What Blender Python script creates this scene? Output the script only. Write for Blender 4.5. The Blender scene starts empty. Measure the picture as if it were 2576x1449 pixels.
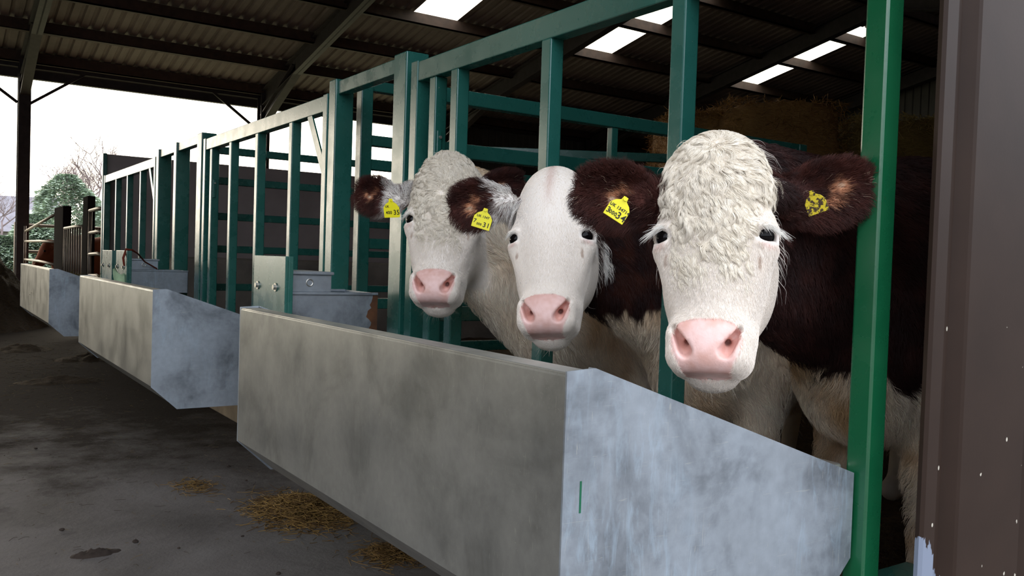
import bpy, bmesh, math, random
import numpy as np
from mathutils import Vector, Matrix
random.seed(7)
PI = math.pi
SC = bpy.context.scene
COL = SC.collection

# ------------------------------------------------------------------ camera
F = 2200.0; CX, CY = 1288.0, 724.5; H = 1.04
def _nrm(v): return v/np.linalg.norm(v)
V1 = _nrm(np.array([-203-CX, -(612-CY), -F]))
UPC = _nrm(np.cross(np.array([2000-CX, -(612+.033*2203-CY), -F]), V1))
if UPC[1] < 0: UPC = -UPC
RC = np.array([np.cross(V1, UPC), V1, UPC])
CAM = np.array([0, 0, H])
def at_depth(px, py, d):
    """point of the place that lies d metres in front of the camera at that pixel of the photo"""
    return CAM + (RC@np.array([px-CX, -(py-CY), -F]))*(d/F)
cam_d = bpy.data.cameras.new('camera'); cam = bpy.data.objects.new('camera', cam_d); COL.objects.link(cam)
cam_d.sensor_width = 36; cam_d.lens = F/2576*36; cam_d.clip_start = .05; cam_d.clip_end = 500
M4 = Matrix.Identity(4)
for i in range(3):
    for j in range(3): M4[i][j] = RC[i][j]
    M4[i][3] = CAM[i]
cam.matrix_world = M4
SC.camera = cam
SC.view_settings.view_transform = 'Standard'; SC.view_settings.look = 'None'; SC.view_settings.gamma = 1
SC.view_settings.exposure = 0.0; SC.view_settings.use_curve_mapping = False
SC.cycles.max_bounces = 6; SC.cycles.diffuse_bounces = 3; SC.cycles.glossy_bounces = 3; SC.cycles.transparent_max_bounces = 6
SC.cycles.sample_clamp_indirect = 4; SC.cycles.use_adaptive_sampling = True; SC.cycles.adaptive_threshold = .03

# ------------------------------------------------------------------ helpers
def tag(o, label=None, cat=None, group=None, kind=None):
    if label: o['label'] = label
    if cat: o['category'] = cat
    if group: o['group'] = group
    if kind: o['kind'] = kind
    return o
def empty(name, loc=(0, 0, 0), rz=0):
    o = bpy.data.objects.new(name, None); COL.objects.link(o)
    o.empty_display_size = .1; o.location = loc; o.rotation_euler = (0, 0, rz); return o
class MB:
    """collects shapes and links them as one mesh object"""
    def __init__(s): s.bm = bmesh.new()
    def box(s, a, b, bev=0, M=None):
        m = Matrix.Translation([(a[i]+b[i])/2 for i in range(3)]) @ Matrix.Diagonal([abs(b[i]-a[i]) for i in range(3)]+[1])
        if M is not None: m = M@m
        r = bmesh.ops.create_cube(s.bm, size=1, matrix=m)
        if bev:
            vs = set(r['verts']); es = [e for e in s.bm.edges if e.verts[0] in vs and e.verts[1] in vs]
            bmesh.ops.bevel(s.bm, geom=es, offset=bev, segments=2, profile=.5, affect='EDGES')
        return s
    def bar(s, p, q, w, h, bev=0, up=(0, 0, 1)):
        p = Vector(p); q = Vector(q); d = (q-p); L = d.length; d.normalize()
        u = Vector(up); x = d.cross(u)
        if x.length < 1e-4: x = d.cross(Vector((0, 1, 0)))
        x.normalize(); z = x.cross(d)
        M = Matrix((x, d, z)).transposed().to_4x4(); M.translation = p
        return s.box((-w/2, 0, -h/2), (w/2, L, h/2), bev, M)
    def tube(s, pts, rad, n=8, cap=True):
        pts = [Vector(p) for p in pts]
        if not isinstance(rad, (list, tuple)): rad = [rad]*len(pts)
        rings = []; px = None
        for i, p in enumerate(pts):
            d = (pts[min(i+1, len(pts)-1)]-pts[max(i-1, 0)]).normalized()
            if px is None:
                a = Vector((0, 0, 1)) if abs(d.z) < .9 else Vector((1, 0, 0)); px = d.cross(a).normalized()
            px = (px-d*px.dot(d)).normalized(); py = d.cross(px)
            rings.append([s.bm.verts.new(p+(px*math.cos(2*PI*k/n)+py*math.sin(2*PI*k/n))*rad[i]) for k in range(n)])
        for a, b in zip(rings, rings[1:]):
            for k in range(n): s.bm.faces.new((a[k], a[(k+1) % n], b[(k+1) % n], b[k]))
        if cap: s.bm.faces.new(rings[0][::-1]); s.bm.faces.new(rings[-1])
        return s
    def prism(s, prof, axis, t0, t1):
        """extrudes a 2D outline along an axis ('x','y','z'); the outline uses the two other axes in order"""
        def P(a, b, t): return {'x': (t, a, b), 'y': (a, t, b), 'z': (a, b, t)}[axis]
        A = [s.bm.verts.new(P(a, b, t0)) for a, b in prof]; B = [s.bm.verts.new(P(a, b, t1)) for a, b in prof]
        n = len(prof)
        for k in range(n): s.bm.faces.new((A[k], A[(k+1) % n], B[(k+1) % n], B[k]))
        s.bm.faces.new(A[::-1]); s.bm.faces.new(B); return s
    def build(s, name, mat, parent=None, smooth=False, loc=None):
        bmesh.ops.recalc_face_normals(s.bm, faces=s.bm.faces)
        me = bpy.data.meshes.new(name); s.bm.to_mesh(me); s.bm.free()
        if smooth: me.shade_smooth()
        me.materials.append(mat)
        o = bpy.data.objects.new(name, me); COL.objects.link(o)
        if loc is not None: o.location = loc
        if parent: o.parent = parent; o.matrix_parent_inverse = parent_inv(parent)
        return o
def parent_inv(p):
    m = Matrix.Translation(p.location) @ p.rotation_euler.to_matrix().to_4x4()
    return m.inverted()
def np_mesh(name, V, Fc, mat, parent=None, smooth=True):
    me = bpy.data.meshes.new(name)
    V = np.asarray(V, np.float32); Fc = np.asarray(Fc, np.int32)
    me.vertices.add(len(V)); me.vertices.foreach_set('co', V.ravel())
    k = Fc.shape[1]
    me.loops.add(Fc.size); me.loops.foreach_set('vertex_index', Fc.ravel())
    me.polygons.add(len(Fc)); me.polygons.foreach_set('loop_start', np.arange(0, Fc.size, k, dtype=np.int32))
    me.update(calc_edges=True); me.validate()
    if smooth: me.shade_smooth()
    me.materials.append(mat)
    o = bpy.data.objects.new(name, me); COL.objects.link(o)
    if parent: o.parent = parent; o.matrix_parent_inverse = parent_inv(parent)
    return o

# ------------------------------------------------------------------ materials
def srgb(r, g, b):
    f = lambda c: (c/255)/12.92 if c/255 <= .04045 else ((c/255+.055)/1.055)**2.4
    return (f(r), f(g), f(b), 1)
class NT:
    def __init__(s, name):
        s.m = bpy.data.materials.new(name); s.m.use_nodes = True; s.t = s.m.node_tree
        s.b = s.t.nodes['Principled BSDF']; s.out = s.t.nodes['Material Output']
    def n(s, ty, **k):
        nd = s.t.nodes.new(ty)
        for a, v in k.items():
            if isinstance(a, str) and a.startswith('i_'): nd.inputs[a[2:].replace('_', ' ')].default_value = v
            else: setattr(nd, a, v)
        return nd
    def l(s, a, b): s.t.links.new(a, b)
    def coord(s, scale=(1, 1, 1), loc=(0, 0, 0), rot=(0, 0, 0)):
        c = s.n('ShaderNodeNewGeometry'); m = s.n('ShaderNodeMapping')
        m.inputs['Scale'].default_value = scale; m.inputs['Location'].default_value = loc; m.inputs['Rotation'].default_value = rot
        s.l(c.outputs['Position'], m.inputs['Vector']); return m.outputs['Vector']
    def noise(s, vec, scale, detail=4, rough=.55, dist=0):
        nd = s.n('ShaderNodeTexNoise'); s.l(vec, nd.inputs['Vector'])
        nd.inputs['Scale'].default_value = scale; nd.inputs['Detail'].default_value = detail
        nd.inputs['Roughness'].default_value = rough; nd.inputs['Distortion'].default_value = dist
        return nd.outputs['Fac']
    def ramp(s, fac, stops, interp='LINEAR'):
        r = s.n('ShaderNodeValToRGB'); r.color_ramp.interpolation = interp
        e = r.color_ramp.elements
        while len(e) < len(stops): e.new(.5)
        for x, (p, c) in zip(e, stops): x.position = p; x.color = c if len(c) == 4 else (*c, 1)
        s.l(fac, r.inputs['Fac']); return r.outputs['Color']
    def mix(s, fac, a, b, blend='MIX'):
        m = s.n('ShaderNodeMix', data_type='RGBA', blend_type=blend)
        for v, i in ((fac, 0), (a, 6), (b, 7)):
            if hasattr(v, 'is_output'): s.l(v, m.inputs[i])
            else: m.inputs[i].default_value = v
        return m.outputs[2]
    def math(s, op, a, b=0, clamp=False):
        m = s.n('ShaderNodeMath', operation=op, use_clamp=clamp)
        for v, i in ((a, 0), (b, 1)):
            if hasattr(v, 'is_output'): s.l(v, m.inputs[i])
            else: m.inputs[i].default_value = v
        return m.outputs[0]
    def bump(s, h, strength=.3, dist=.002):
        b = s.n('ShaderNodeBump'); b.inputs['Strength'].default_value = strength; b.inputs['Distance'].default_value = dist
        s.l(h, b.inputs['Height']); s.l(b.outputs['Normal'], s.b.inputs['Normal'])
    def base(s, c):
        if hasattr(c, 'is_output'): s.l(c, s.b.inputs['Base Color'])
        else: s.b.inputs['Base Color'].default_value = c
    def rough(s, c):
        if hasattr(c, 'is_output'): s.l(c, s.b.inputs['Roughness'])
        else: s.b.inputs['Roughness'].default_value = c
W1 = (1, 1, 1, 1); K0 = (0, 0, 0, 1)
def mat_plain(name, c, rough=.6, metal=0, var=.25, scale=8, bump=0):
    t = NT(name); v = t.coord(); n = t.noise(v, scale)
    d = tuple(x*(1-var) for x in c[:3])+(1,); u = tuple(min(1, x*(1+var)) for x in c[:3])+(1,)
    t.base(t.ramp(n, [(.3, d), (.7, u)])); t.rough(rough); t.b.inputs['Metallic'].default_value = metal
    if bump: t.bump(t.noise(v, scale*8), bump, .003)
    return t.m
def mat_green(name='green_paint', c0=srgb(27, 86, 76), c1=srgb(38, 100, 90)):
    t = NT(name); v = t.coord()
    n = t.noise(v, 3); c = t.ramp(n, [(.3, c0), (.7, c1)])
    chips = t.noise(v, 60, 3, .6); big = t.noise(v, 4, 2)
    m = t.math('MULTIPLY', t.ramp(chips, [(.74, K0), (.76, W1)]), t.ramp(big, [(.56, K0), (.62, W1)]))
    c = t.mix(m, c, srgb(150, 145, 130)); t.base(c)
    t.rough(t.ramp(t.noise(v, 12), [(.3, (.22,)*3+(1,)), (.7, (.34,)*3+(1,))]))
    t.b.inputs['Specular IOR Level'].default_value = 1.0
    t.bump(t.noise(v, 90, 2), .06, .002)
    return t.m
def mat_galv(name, tint=srgb(160, 167, 174), streaks=True, met=.55, r0=.36, r1=.56):
    t = NT(name); v = t.coord()
    cl = t.noise(v, 5, 6, .6, .4); sp = t.noise(v, 45, 3)
    d = tuple(x*(.5 if streaks else .66) for x in tint[:3])+(1,); u = tuple(min(1, x*1.15) for x in tint[:3])+(1,)
    c = t.ramp(cl, [(.36, d), (.5, tint), (.66, u)])
    c = t.mix(.25, c, t.ramp(sp, [(.3, d), (.7, u)]))
    # streaky white bloom and fine scratches
    if streaks:
        vs = t.coord((16, 16, 3)); st = t.noise(vs, 2.2, 8, .7, .8); area = t.noise(t.coord((1, 1, 1), (3.1, 0, .4)), 2.6, 2)
        m = t.math('MULTIPLY', t.ramp(st, [(.5, K0), (.66, W1)]), t.ramp(area, [(.5, K0), (.64, W1)]))
        c = t.mix(t.math('MULTIPLY', m, .45), c, srgb(190, 212, 228))
    sc = t.noise(t.coord((4, 90, 90), rot=(0, 0, .0)), 1.6, 3, .6, 2.5)
    s2 = t.noise(t.coord((60, 60, 5), rot=(.2, .1, 0)), 1.4, 2, .6, 3)
    m = t.math('ADD', t.ramp(sc, [(.66, K0), (.70, W1)]), t.ramp(s2, [(.68, K0), (.72, W1)]), True)
    c = t.mix(t.math('MULTIPLY', m, .22), c, srgb(214, 210, 196))
    t.base(c); t.b.inputs['Metallic'].default_value = met
    t.rough(t.ramp(t.noise(v, 7, 5), [(.3, (r0,)*3+(1,)), (.7, (r1,)*3+(1,))]))
    t.bump(t.noise(v, 14, 3), .05, .004)
    return t.m
def mat_ground():
    t = NT('concrete_yard'); v = t.coord()
    a = t.noise(v, 1.1, 6, .62, .4); c = t.ramp(a, [(.3, srgb(80, 75, 71)), (.5, srgb(110, 104, 100)), (.7, srgb(130, 125, 121))])
    dirt = t.noise(t.coord((1, 1, 1), (5, 2, 0)), 2.3, 8, .7)
    # muck and trodden hay lie thicker further down the passage
    sep = t.n('ShaderNodeSeparateXYZ'); t.l(t.coord(), sep.inputs[0])
    far = t.n('ShaderNodeMapRange'); t.l(sep.outputs['Y'], far.inputs[0])
    far.inputs[1].default_value = 3.5; far.inputs[2].default_value = 7.5; far.inputs[3].default_value = -.10; far.inputs[4].default_value = .45
    m = t.ramp(t.math('ADD', dirt, far.outputs[0]), [(.47, K0), (.72, W1)])
    c = t.mix(t.math('MULTIPLY', m, .92), c, srgb(46, 36, 27))
    sp = t.ramp(t.noise(v, 70, 2), [(.72, K0), (.75, W1)]); c = t.mix(t.math('MULTIPLY', sp, .5), c, srgb(150, 140, 118))
    t.base(c); t.rough(t.mix(m, (.66,)*3+(1,), (1, 1, 1, 1))); t.b.inputs['Specular IOR Level'].default_value = .2; t.bump(t.noise(v, 24, 6, .65), .5, .01); return t.m
def mat_attr(name, rough=.6, spec=.3, bumpscale=0, sss=0):
    t = NT(name); a = t.n('ShaderNodeAttribute', attribute_name='col'); t.base(a.outputs['Color'])
    t.rough(rough); t.b.inputs['Specular IOR Level'].default_value = spec
    if bumpscale: t.bump(t.noise(t.coord(), bumpscale, 3), .25, .002)
    return t.m
def mat_roof():
    t = NT('roof_sheet'); v = t.coord(); c = t.ramp(t.noise(v, .8, 5, .6), [(.3, srgb(112, 100, 96)), (.7, srgb(146, 134, 128))])
    st = t.noise(t.coord((8, .5, 1)), 1.3, 4); c = t.mix(t.ramp(st, [(.55, K0), (.7, (.35,)*3+(1,))]), c, srgb(70, 52, 40))
    t.base(c); t.rough(.75); return t.m
def mat_straw(name, a, b):
    t = NT(name); v = t.coord((1, 1, 6)); n = t.noise(v, 20, 6, .75); c = t.ramp(n, [(.3, a), (.7, b)])
    t.base(c); t.rough(.85); t.bump(t.noise(t.coord((1, 1, 4)), 45, 4, .7), 1., .03); return t.m
def mat_brown_sheet():
    t = NT('brown_coated_sheet'); v = t.coord()
    c = t.ramp(t.noise(v, 4, 4), [(.3, srgb(44, 33, 27)), (.7, srgb(53, 40, 33))])
    vo = t.n('ShaderNodeTexVoronoi'); vo.inputs['Scale'].default_value = 26; t.l(t.coord((1, 1, .7)), vo.inputs['Vector'])
    sep = t.n('ShaderNodeSeparateXYZ'); t.l(v, sep.inputs[0])
    spots = t.math('MULTIPLY', t.ramp(vo.outputs['Distance'], [(.07, W1), (.10, K0)]), t.ramp(t.noise(v, 31, 1), [(.5, K0), (.53, W1)]))
    low = t.math('LESS_THAN', sep.outputs['Z'], .95)
    c = t.mix(t.math('MULTIPLY', spots, low), c, srgb(196, 188, 172))
    # coating flaked off towards the bottom corner, bare galvanised steel shows
    h = t.math('ADD', sep.outputs['Z'], t.math('MULTIPLY', t.math('SUBTRACT', sep.outputs['X'], 1.6), 1.1))
    h = t.math('ADD', h, t.math('MULTIPLY', t.noise(t.coord((60, 60, 10)), 1, 4, .7), .13))
    fl = t.math('LESS_THAN', h, .605)
    t.b.inputs['Specular IOR Level'].default_value = .14
    c = t.mix(fl, c, srgb(128, 136, 152)); t.base(c); t.rough(.5); t.bump(t.noise(v, 120, 2), .08, .001); return t.m
def mat_window():
    t = NT('rooflight_sheet'); tr = t.n('ShaderNodeBsdfTranslucent'); tp = t.n('ShaderNodeBsdfTransparent'); mx = t.n('ShaderNodeMixShader')
    st = t.noise(t.coord((9, .6, 1)), 1.5, 5, .6)
    t.l(t.ramp(st, [(.35, srgb(250, 250, 225)), (.62, srgb(255, 255, 245)), (.70, srgb(200, 195, 150))]), tr.inputs['Color'])
    t.l(t.ramp(st, [(.35, srgb(248, 250, 232)), (.6, srgb(255, 255, 250)), (.70, srgb(215, 212, 180))]), tp.inputs['Color'])
    mx.inputs[0].default_value = .7; t.l(tr.outputs[0], mx.inputs[1]); t.l(tp.outputs[0], mx.inputs[2]); t.l(mx.outputs[0], t.out.inputs[0]); return t.m
GREEN = mat_green(); GREEN2 = mat_green('bright_green_paint', srgb(14, 82, 50), srgb(20, 94, 58)); GALV = mat_galv('galvanised_steel'); GALV_F = mat_galv('galvanised_front_sheet', srgb(152, 152, 147), False, met=.62, r0=.30, r1=.46)
GROUND = mat_ground(); ROOF = mat_roof(); BROWN_SHEET = mat_brown_sheet(); RLIGHT = mat_window()
STEEL = mat_plain('dark_painted_steel', srgb(62, 56, 58), .55, .1); PURLIN = mat_plain('rusty_purlin', srgb(74, 56, 46), .7)
CONC = mat_plain('concrete_wall', srgb(132, 122, 112), .85, 0, .3, 3, .4); DARKWALL = mat_plain('dark_cladding', srgb(86, 84, 80), .8, 0, .15, 2)
PENWALL = mat_plain('grey_brown_panel', srgb(158, 144, 140), .7, 0, .12, 3); KERB = mat_plain('tan_kerb', srgb(150, 132, 108), .9, 0, .25, 6, .5)
PIPE = mat_plain('old_galvanised_pipe', srgb(120, 110, 100), .45, .6); BOLT = mat_plain('zinc_bolt', srgb(190, 186, 176), .35, .8)
TIMBER = mat_plain('dark_timber', srgb(30, 25, 24), 1); TIMBER.node_tree.nodes['Principled BSDF'].inputs['Specular IOR Level'].default_value = .02; TWINE = mat_plain('orange_red_twine', srgb(120, 42, 20), .8)
BARK = mat_plain('bark', srgb(128, 114, 114), .9, 0, .3, 2); LEAF = mat_plain('conifer_needles', srgb(160, 176, 156), .8, 0, .4, 3)  # distance haze is put into both base colours, paler than near trees
GRASS = mat_plain('rough_grass', srgb(112, 112, 84), .9, 0, .3, 1, .4)
SLATE = mat_plain('grey_slate_roof', srgb(120, 118, 128), .7, 0, .2, 3); STONE = mat_plain('stone_wall', srgb(126, 122, 122), .85, 0, .25, 2)
GLASSM = mat_plain('window_pane', srgb(190, 200, 210), .15); DUNG = mat_plain('dark_muck', srgb(54, 42, 34), .9, 0, .3, 4, .8)
STRAW = mat_straw('straw_gold', srgb(150, 104, 54), srgb(206, 158, 90)); STRAW2 = mat_straw('straw_olive', srgb(120, 96, 44), srgb(182, 150, 82))
SILAGE = mat_straw('silage', srgb(56, 44, 31), srgb(98, 78, 52)); BEDDING = mat_straw('bedding', srgb(64, 46, 30), srgb(120, 92, 58))
YELLOW = mat_plain('yellow_tag', srgb(236, 224, 30), .45, 0, .05); YDIRTY = None
INK = mat_plain('black_ink', srgb(20, 18, 16), .6); MARKG = mat_plain('green_marker', srgb(10, 88, 58), .5)
RUST = mat_plain('rust_brown', srgb(92, 58, 34), .85, 0, .35, 20)
def mat_dirty_tag():
    t = NT('muddy_yellow_tag'); m = t.ramp(t.noise(t.coord(), 120, 5, .75), [(.47, K0), (.52, W1)])
    t.base(t.mix(m, srgb(58, 40, 20), srgb(208, 186, 34))); t.rough(.6); return t.m
YDIRTY = mat_dirty_tag()
def mat_eye():
    t = NT('dark_eye'); t.base(srgb(14, 11, 12)); t.rough(.05); t.b.inputs['Specular IOR Level'].default_value = .15; return t.m
EYE = mat_eye()
SKIN = mat_attr('hide', .75, .2, 160); NOSE = mat_attr('nose_skin', .38, .5, 220); FUR = mat_attr('coat_hair', .55, .25)

# ------------------------------------------------------------------ sky
wd = bpy.data.worlds.new('overcast_sky'); SC.world = wd; wd.use_nodes = True
wt = wd.node_tree; bg = wt.nodes['Background']
tc = wt.nodes.new('ShaderNodeTexCoord'); sx = wt.nodes.new('ShaderNodeSeparateXYZ'); wt.links.new(tc.outputs['Generated'], sx.inputs[0])
mr = wt.nodes.new('ShaderNodeMapRange'); wt.links.new(sx.outputs['Y'], mr.inputs[0])
mr.inputs[1].default_value = -.6; mr.inputs[2].default_value = .8
rp = wt.nodes.new('ShaderNodeValToRGB'); wt.links.new(mr.outputs[0], rp.inputs[0])
rp.color_ramp.elements[0].color = (.82, .89, 1.0, 1); rp.color_ramp.elements[1].color = (1.0, .90, .73, 1)
e_ = rp.color_ramp.elements.new(.45); e_.color = (.94, .95, 1, 1)
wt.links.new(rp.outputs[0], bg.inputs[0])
mr2 = wt.nodes.new('ShaderNodeMapRange'); wt.links.new(sx.outputs['Y'], mr2.inputs[0]); mr2.interpolation_type = 'SMOOTHSTEP'
mr2.inputs[1].default_value = .0; mr2.inputs[2].default_value = 1; mr2.inputs[3].default_value = 3.3; mr2.inputs[4].default_value = 6   # the sun stands behind the cloud beyond the far end
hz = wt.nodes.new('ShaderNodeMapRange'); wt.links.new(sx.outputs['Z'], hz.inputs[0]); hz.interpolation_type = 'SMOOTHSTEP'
hz.inputs[1].default_value = .06; hz.inputs[2].default_value = .22; hz.inputs[3].default_value = .0; hz.inputs[4].default_value = 1     # low sky behind the camera darkened, added to dim reflections in eyes and metal
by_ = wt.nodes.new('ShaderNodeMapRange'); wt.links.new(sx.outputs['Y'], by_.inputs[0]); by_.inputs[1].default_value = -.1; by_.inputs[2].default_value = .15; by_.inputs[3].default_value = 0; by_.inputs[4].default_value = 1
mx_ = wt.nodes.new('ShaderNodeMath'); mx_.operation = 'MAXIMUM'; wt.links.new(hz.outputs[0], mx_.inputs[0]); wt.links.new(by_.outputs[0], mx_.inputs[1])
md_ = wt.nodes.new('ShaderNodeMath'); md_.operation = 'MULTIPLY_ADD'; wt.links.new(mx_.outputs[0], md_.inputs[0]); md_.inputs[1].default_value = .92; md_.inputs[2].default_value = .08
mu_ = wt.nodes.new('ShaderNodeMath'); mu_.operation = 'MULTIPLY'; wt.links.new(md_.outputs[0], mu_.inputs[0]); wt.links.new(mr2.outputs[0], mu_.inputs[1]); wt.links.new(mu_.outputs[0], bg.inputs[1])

# ------------------------------------------------------------------ building
ROOFZ = lambda y: 4.6+.205*(18.6-y) if y > 9.75 else 4.6+.205*(y-.9)
X_L, X_R, Y_N, Y_F = -11.8, 19.5, .93, 18.6
def quad(name, vs, mat, kind='structure'):
    m = MB(); f = [m.bm.verts.new(v) for v in vs]; m.bm.faces.new(f)
    o = m.build(name, mat); tag(o, kind=kind); return o
m = MB(); m.box((-40, -14, -.3), (45, 18.6, 0)); tag(m.build('floor', GROUND), kind='structure')
m = MB(); m.box((-60, 18.6, -.4), (70, 120, -.06)); tag(m.build('ground_outside', GRASS), kind='structure')
# roof sheets: one corrugated skin with gaps where the rooflights lie
LIGHTS = [(-5.9, -4.95), (7.32, 8.22), (11.0, 11.98), (15.55, 16.55)]
def roof_strip(bm, x0, x1, y0, y1):
    p = .2; n = max(1, round((x1-x0)/p)); prof = []
    for k in range(n):
        a = x0+(x1-x0)*k/n; s_ = (x1-x0)/n
        prof += [(a, 0), (a+s_*.55, 0), (a+s_*.68, .035), (a+s_*.87, .035)]
    prof.append((x1, 0))
    A = [bm.verts.new((x, y0, ROOFZ(y0)+z)) for x, z in prof]; B = [bm.verts.new((x, y1, ROOFZ(y1)+z)) for x, z in prof]
    for k in range(len(prof)-1): bm.faces.new((A[k], A[k+1], B[k+1], B[k]))
m = MB(); xs = X_L-.3
for a, b in LIGHTS+[(X_R+.3, None)]:
    roof_strip(m.bm, xs, a, 9.75, 19.0); xs = b
    if b: roof_strip(m.bm, a, b, 9.75, 11.1); roof_strip(m.bm, a, b, 14.4, 19.0)
roof_strip(m.bm, X_L-.3, X_R+.3, .6, 9.75)
tag(m.build('ceiling', ROOF), kind='structure')
for k, (a, b) in enumerate(LIGHTS):
    m = MB(); roof_strip(m.bm, a, b, 11.1, 14.4); o = m.build('window_%d' % (k+1), RLIGHT); tag(o, kind='structure')
PY = [18.45, 17.08, 15.68, 14.2, 12.74, 11.42, 10.1, 8.8, 7.4, 6.0, 4.6, 3.2, 1.8]
for y in PY:
    z = ROOFZ(y)-.01; m = MB(); m.box((X_L, y-.03, z-.2), (X_R, y+.03, z-.006)); m.box((X_L, y-.03, z-.2), (X_R, y+.1, z-.185))
    tag(m.build('purlin', PURLIN), kind='structure')
CXS = [-11.8+.15, -7.33, -2.88, 1.57, 6.03, 10.48, 14.93, 19.35]
def ibar(m, p, q, w, h):   # I section between two points
    p = Vector(p); q = Vector(q); d = (q-p).normalized(); x = Vector((1, 0, 0)); n = x.cross(d).normalized()
    if abs(d.z) > .9: n = Vector((0, 1, 0))
    m.bar(p, q, .012*2, h, up=n)
    for s_ in (-1, 1): m.bar(p+n*s_*(h/2-.01), q+n*s_*(h/2-.01), w, .02, up=n)
for x in CXS:
    m = MB(); ibar(m, (x, 18.5, -.05), (x, 18.5, 4.45), .2, .26)
    tag(m.build('steel_column', STEEL), kind='structure')
    m = MB()
    ibar(m, (x, 18.5, 4.33), (x, 9.75, 6.14), .17, .34); ibar(m, (x, .95, 4.25), (x, 9.75, 6.14), .17, .34)
    ibar(m, (x, 18.45, 3.9), (x, 16.6, 4.66), .16, .22)
    tag(m.build('rafter', STEEL), kind='structure')
    if x > -11:
        m = MB(); ibar(m, (x+.0, .98, 0), (x, .98, 4.4), .2, .2)
        if x < 1 or x > 3: tag(m.build('steel_column', STEEL), kind='structure')
        else: m.bm.free()
m = MB(); m.box((X_L, 18.62, 4.36), (X_R, 18.82, 4.62)); tag(m.build('eaves_beam', STEEL), kind='structure')
m = MB(); m.box((X_L, 18.83, 4.2), (X_R, 18.95, 4.38)); tag(m.build('eaves_gutter', STEEL), kind='structure')
for x in CXS[1:5]:
    for s_ in (-1, 1):
        if x > 6 and s_ > 0: continue
        m = MB(); m.bar((x+s_*.1, 18.62, 3.7), (x+s_*1.05, 18.66, 4.4), .05, .05)
        tag(m.build('wind_brace', STEEL), kind='structure')
def clad_wall(name, p, q, z0, z1f, mat, t=.0, pitch=.2):
    """box profile cladding from p to q in plan; z1f gives the top"""
    p = Vector(p); q = Vector(q); d = q-p; L = d.length; d.normalize(); nn = Vector((-d.y, d.x, 0))
    m = MB(); n = int(L/pitch); prof = []
    for k in range(n):
        a = L*k/n; s_ = L/n; prof += [(a, 0), (a+s_*.6, 0), (a+s_*.7, .03), (a+s_*.9, .03)]
    prof.append((L, 0)); A = []; B = []
    for a, o in prof:
        P = p+d*a+nn*o; A.append(m.bm.verts.new((P.x, P.y, z0))); B.append(m.bm.verts.new((P.x, P.y, z1f(P.y))))
    for k in range(len(prof)-1): m.bm.faces.new((A[k], A[k+1], B[k+1], B[k]))
    return tag(m.build(name, mat), kind='structure')
clad_wall('wall_back', (10.48, 18.72, 0), (19.6, 18.72, 0), 0, lambda y: 4.6, DARKWALL)
clad_wall('wall_right', (19.6, 18.7, 0), (19.6, .93, 0), 0, lambda y: ROOFZ(y), DARKWALL)
clad_wall('wall_left', (-11.95, 18.7, 0), (-11.95, .93, 0), 0, lambda y: ROOFZ(y), DARKWALL)
# brown sheeted front wall to the right of the passage; its edge stands beside the first post
m = MB(); rib = [(1.60, .942), (1.597, .932), (1.603, .926), (1.640, .926), (1.650, .940), (1.685, .944), (1.708, .924), (1.716, .921)]
rib += [(1.80, .921), (1.96, .921), (1.975, .948)]; x = 1.99
while x < 8.5:
    rib += [(x+.16, .921), (x+.175, .948), (x+.205, .948), (x+.22, .921)]; x += .22
A = [m.bm.verts.new((a, b, .02)) for a, b in rib]; B = [m.bm.verts.new((a, b, 4.55)) for a, b in rib]
for k in range(len(rib)-1): m.bm.faces.new((A[k], A[k+1], B[k+1], B[k]))
wf = m.build('wall_front', BROWN_SHEET); tag(wf, 'dark brown ribbed steel sheeting beside the green post, flaked at its foot', kind='structure')
clad_wall('wall_front_far', (8.4, .96, 0), (19.6, .96, 0), 0, lambda y: 4.55, BROWN_SHEET)

# ------------------------------------------------------------------ kerb and posts of the feed barrier (plane X = 1.565)
XB = 1.565
m = MB(); m.box((XB+.058, 1.12, 0), (XB+.2, 9.95, .5), .01); o = m.build('feed_kerb', KERB)
tag(o, 'tan concrete kerb wall running under the green feed barrier', 'kerb')
def post(y0, y1, z1, label, x0=XB, w=.1, mat=GREEN, z0=0):
    m = MB(); m.box((x0, y0, z0), (x0+w, y1, z1), .005); t = m.build('barrier_post', mat)
    tag(t, label, 'post', 'posts of the green feed barrier'); return t
post(1.026, 1.076, 2.6, 'bright green box post beside the brown sheeting, nearest the camera', w=.055, mat=GREEN2)
m = MB(); m.box((1.68, 1.035, .39), (1.84, 1.10, .40), .001); m.bar((1.78, 1.065, .0), (1.78, 1.065, .391), .04, .04); o = m.build('foot_bracket', GREEN); o.parent = bpy.data.objects['barrier_post']
post(3.09, 3.20, 1.855, 'green post just left of the curly headed calf, edge lit cream', w=.10)
post(3.79, 3.87, 1.855, 'broad green post with cream front edge, behind the near water bowl', w=.09)
post(6.08, 6.20, 1.85, 'green post where the middle barrier panel ends, lit cream', w=.10)
post(6.78, 6.86, 1.85, 'green post between the two far barrier panels, in front of the second bowl', w=.10)
post(7.36, 7.45, 1.85, 'green post carrying the near end of the farthest barrier panel', w=.10)
post(9.855, 9.905, 2.03, 'tall thin green post at the end of the barrier by the panel wall', x0=1.555, w=.04)
# short rails joining neighbouring posts
def link_rail(ya, yb, z, label):
    m = MB(); m.box((XB+.012, ya, z-.06), (XB+.062, yb, z), .003); o = m.build('head_rail', GREEN)
    tag(o, label, 'rail', 'short head rails between posts'); return o
link_rail(3.203, 3.787, 1.845, 'short green rail across the gap beside the near water bowl')
link_rail(6.203, 6.777, 1.845, 'short green rail right of the far water bowl')
link_rail(6.863, 7.357, 1.845, 'short green rail left of the post above the far water bowl')
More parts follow.
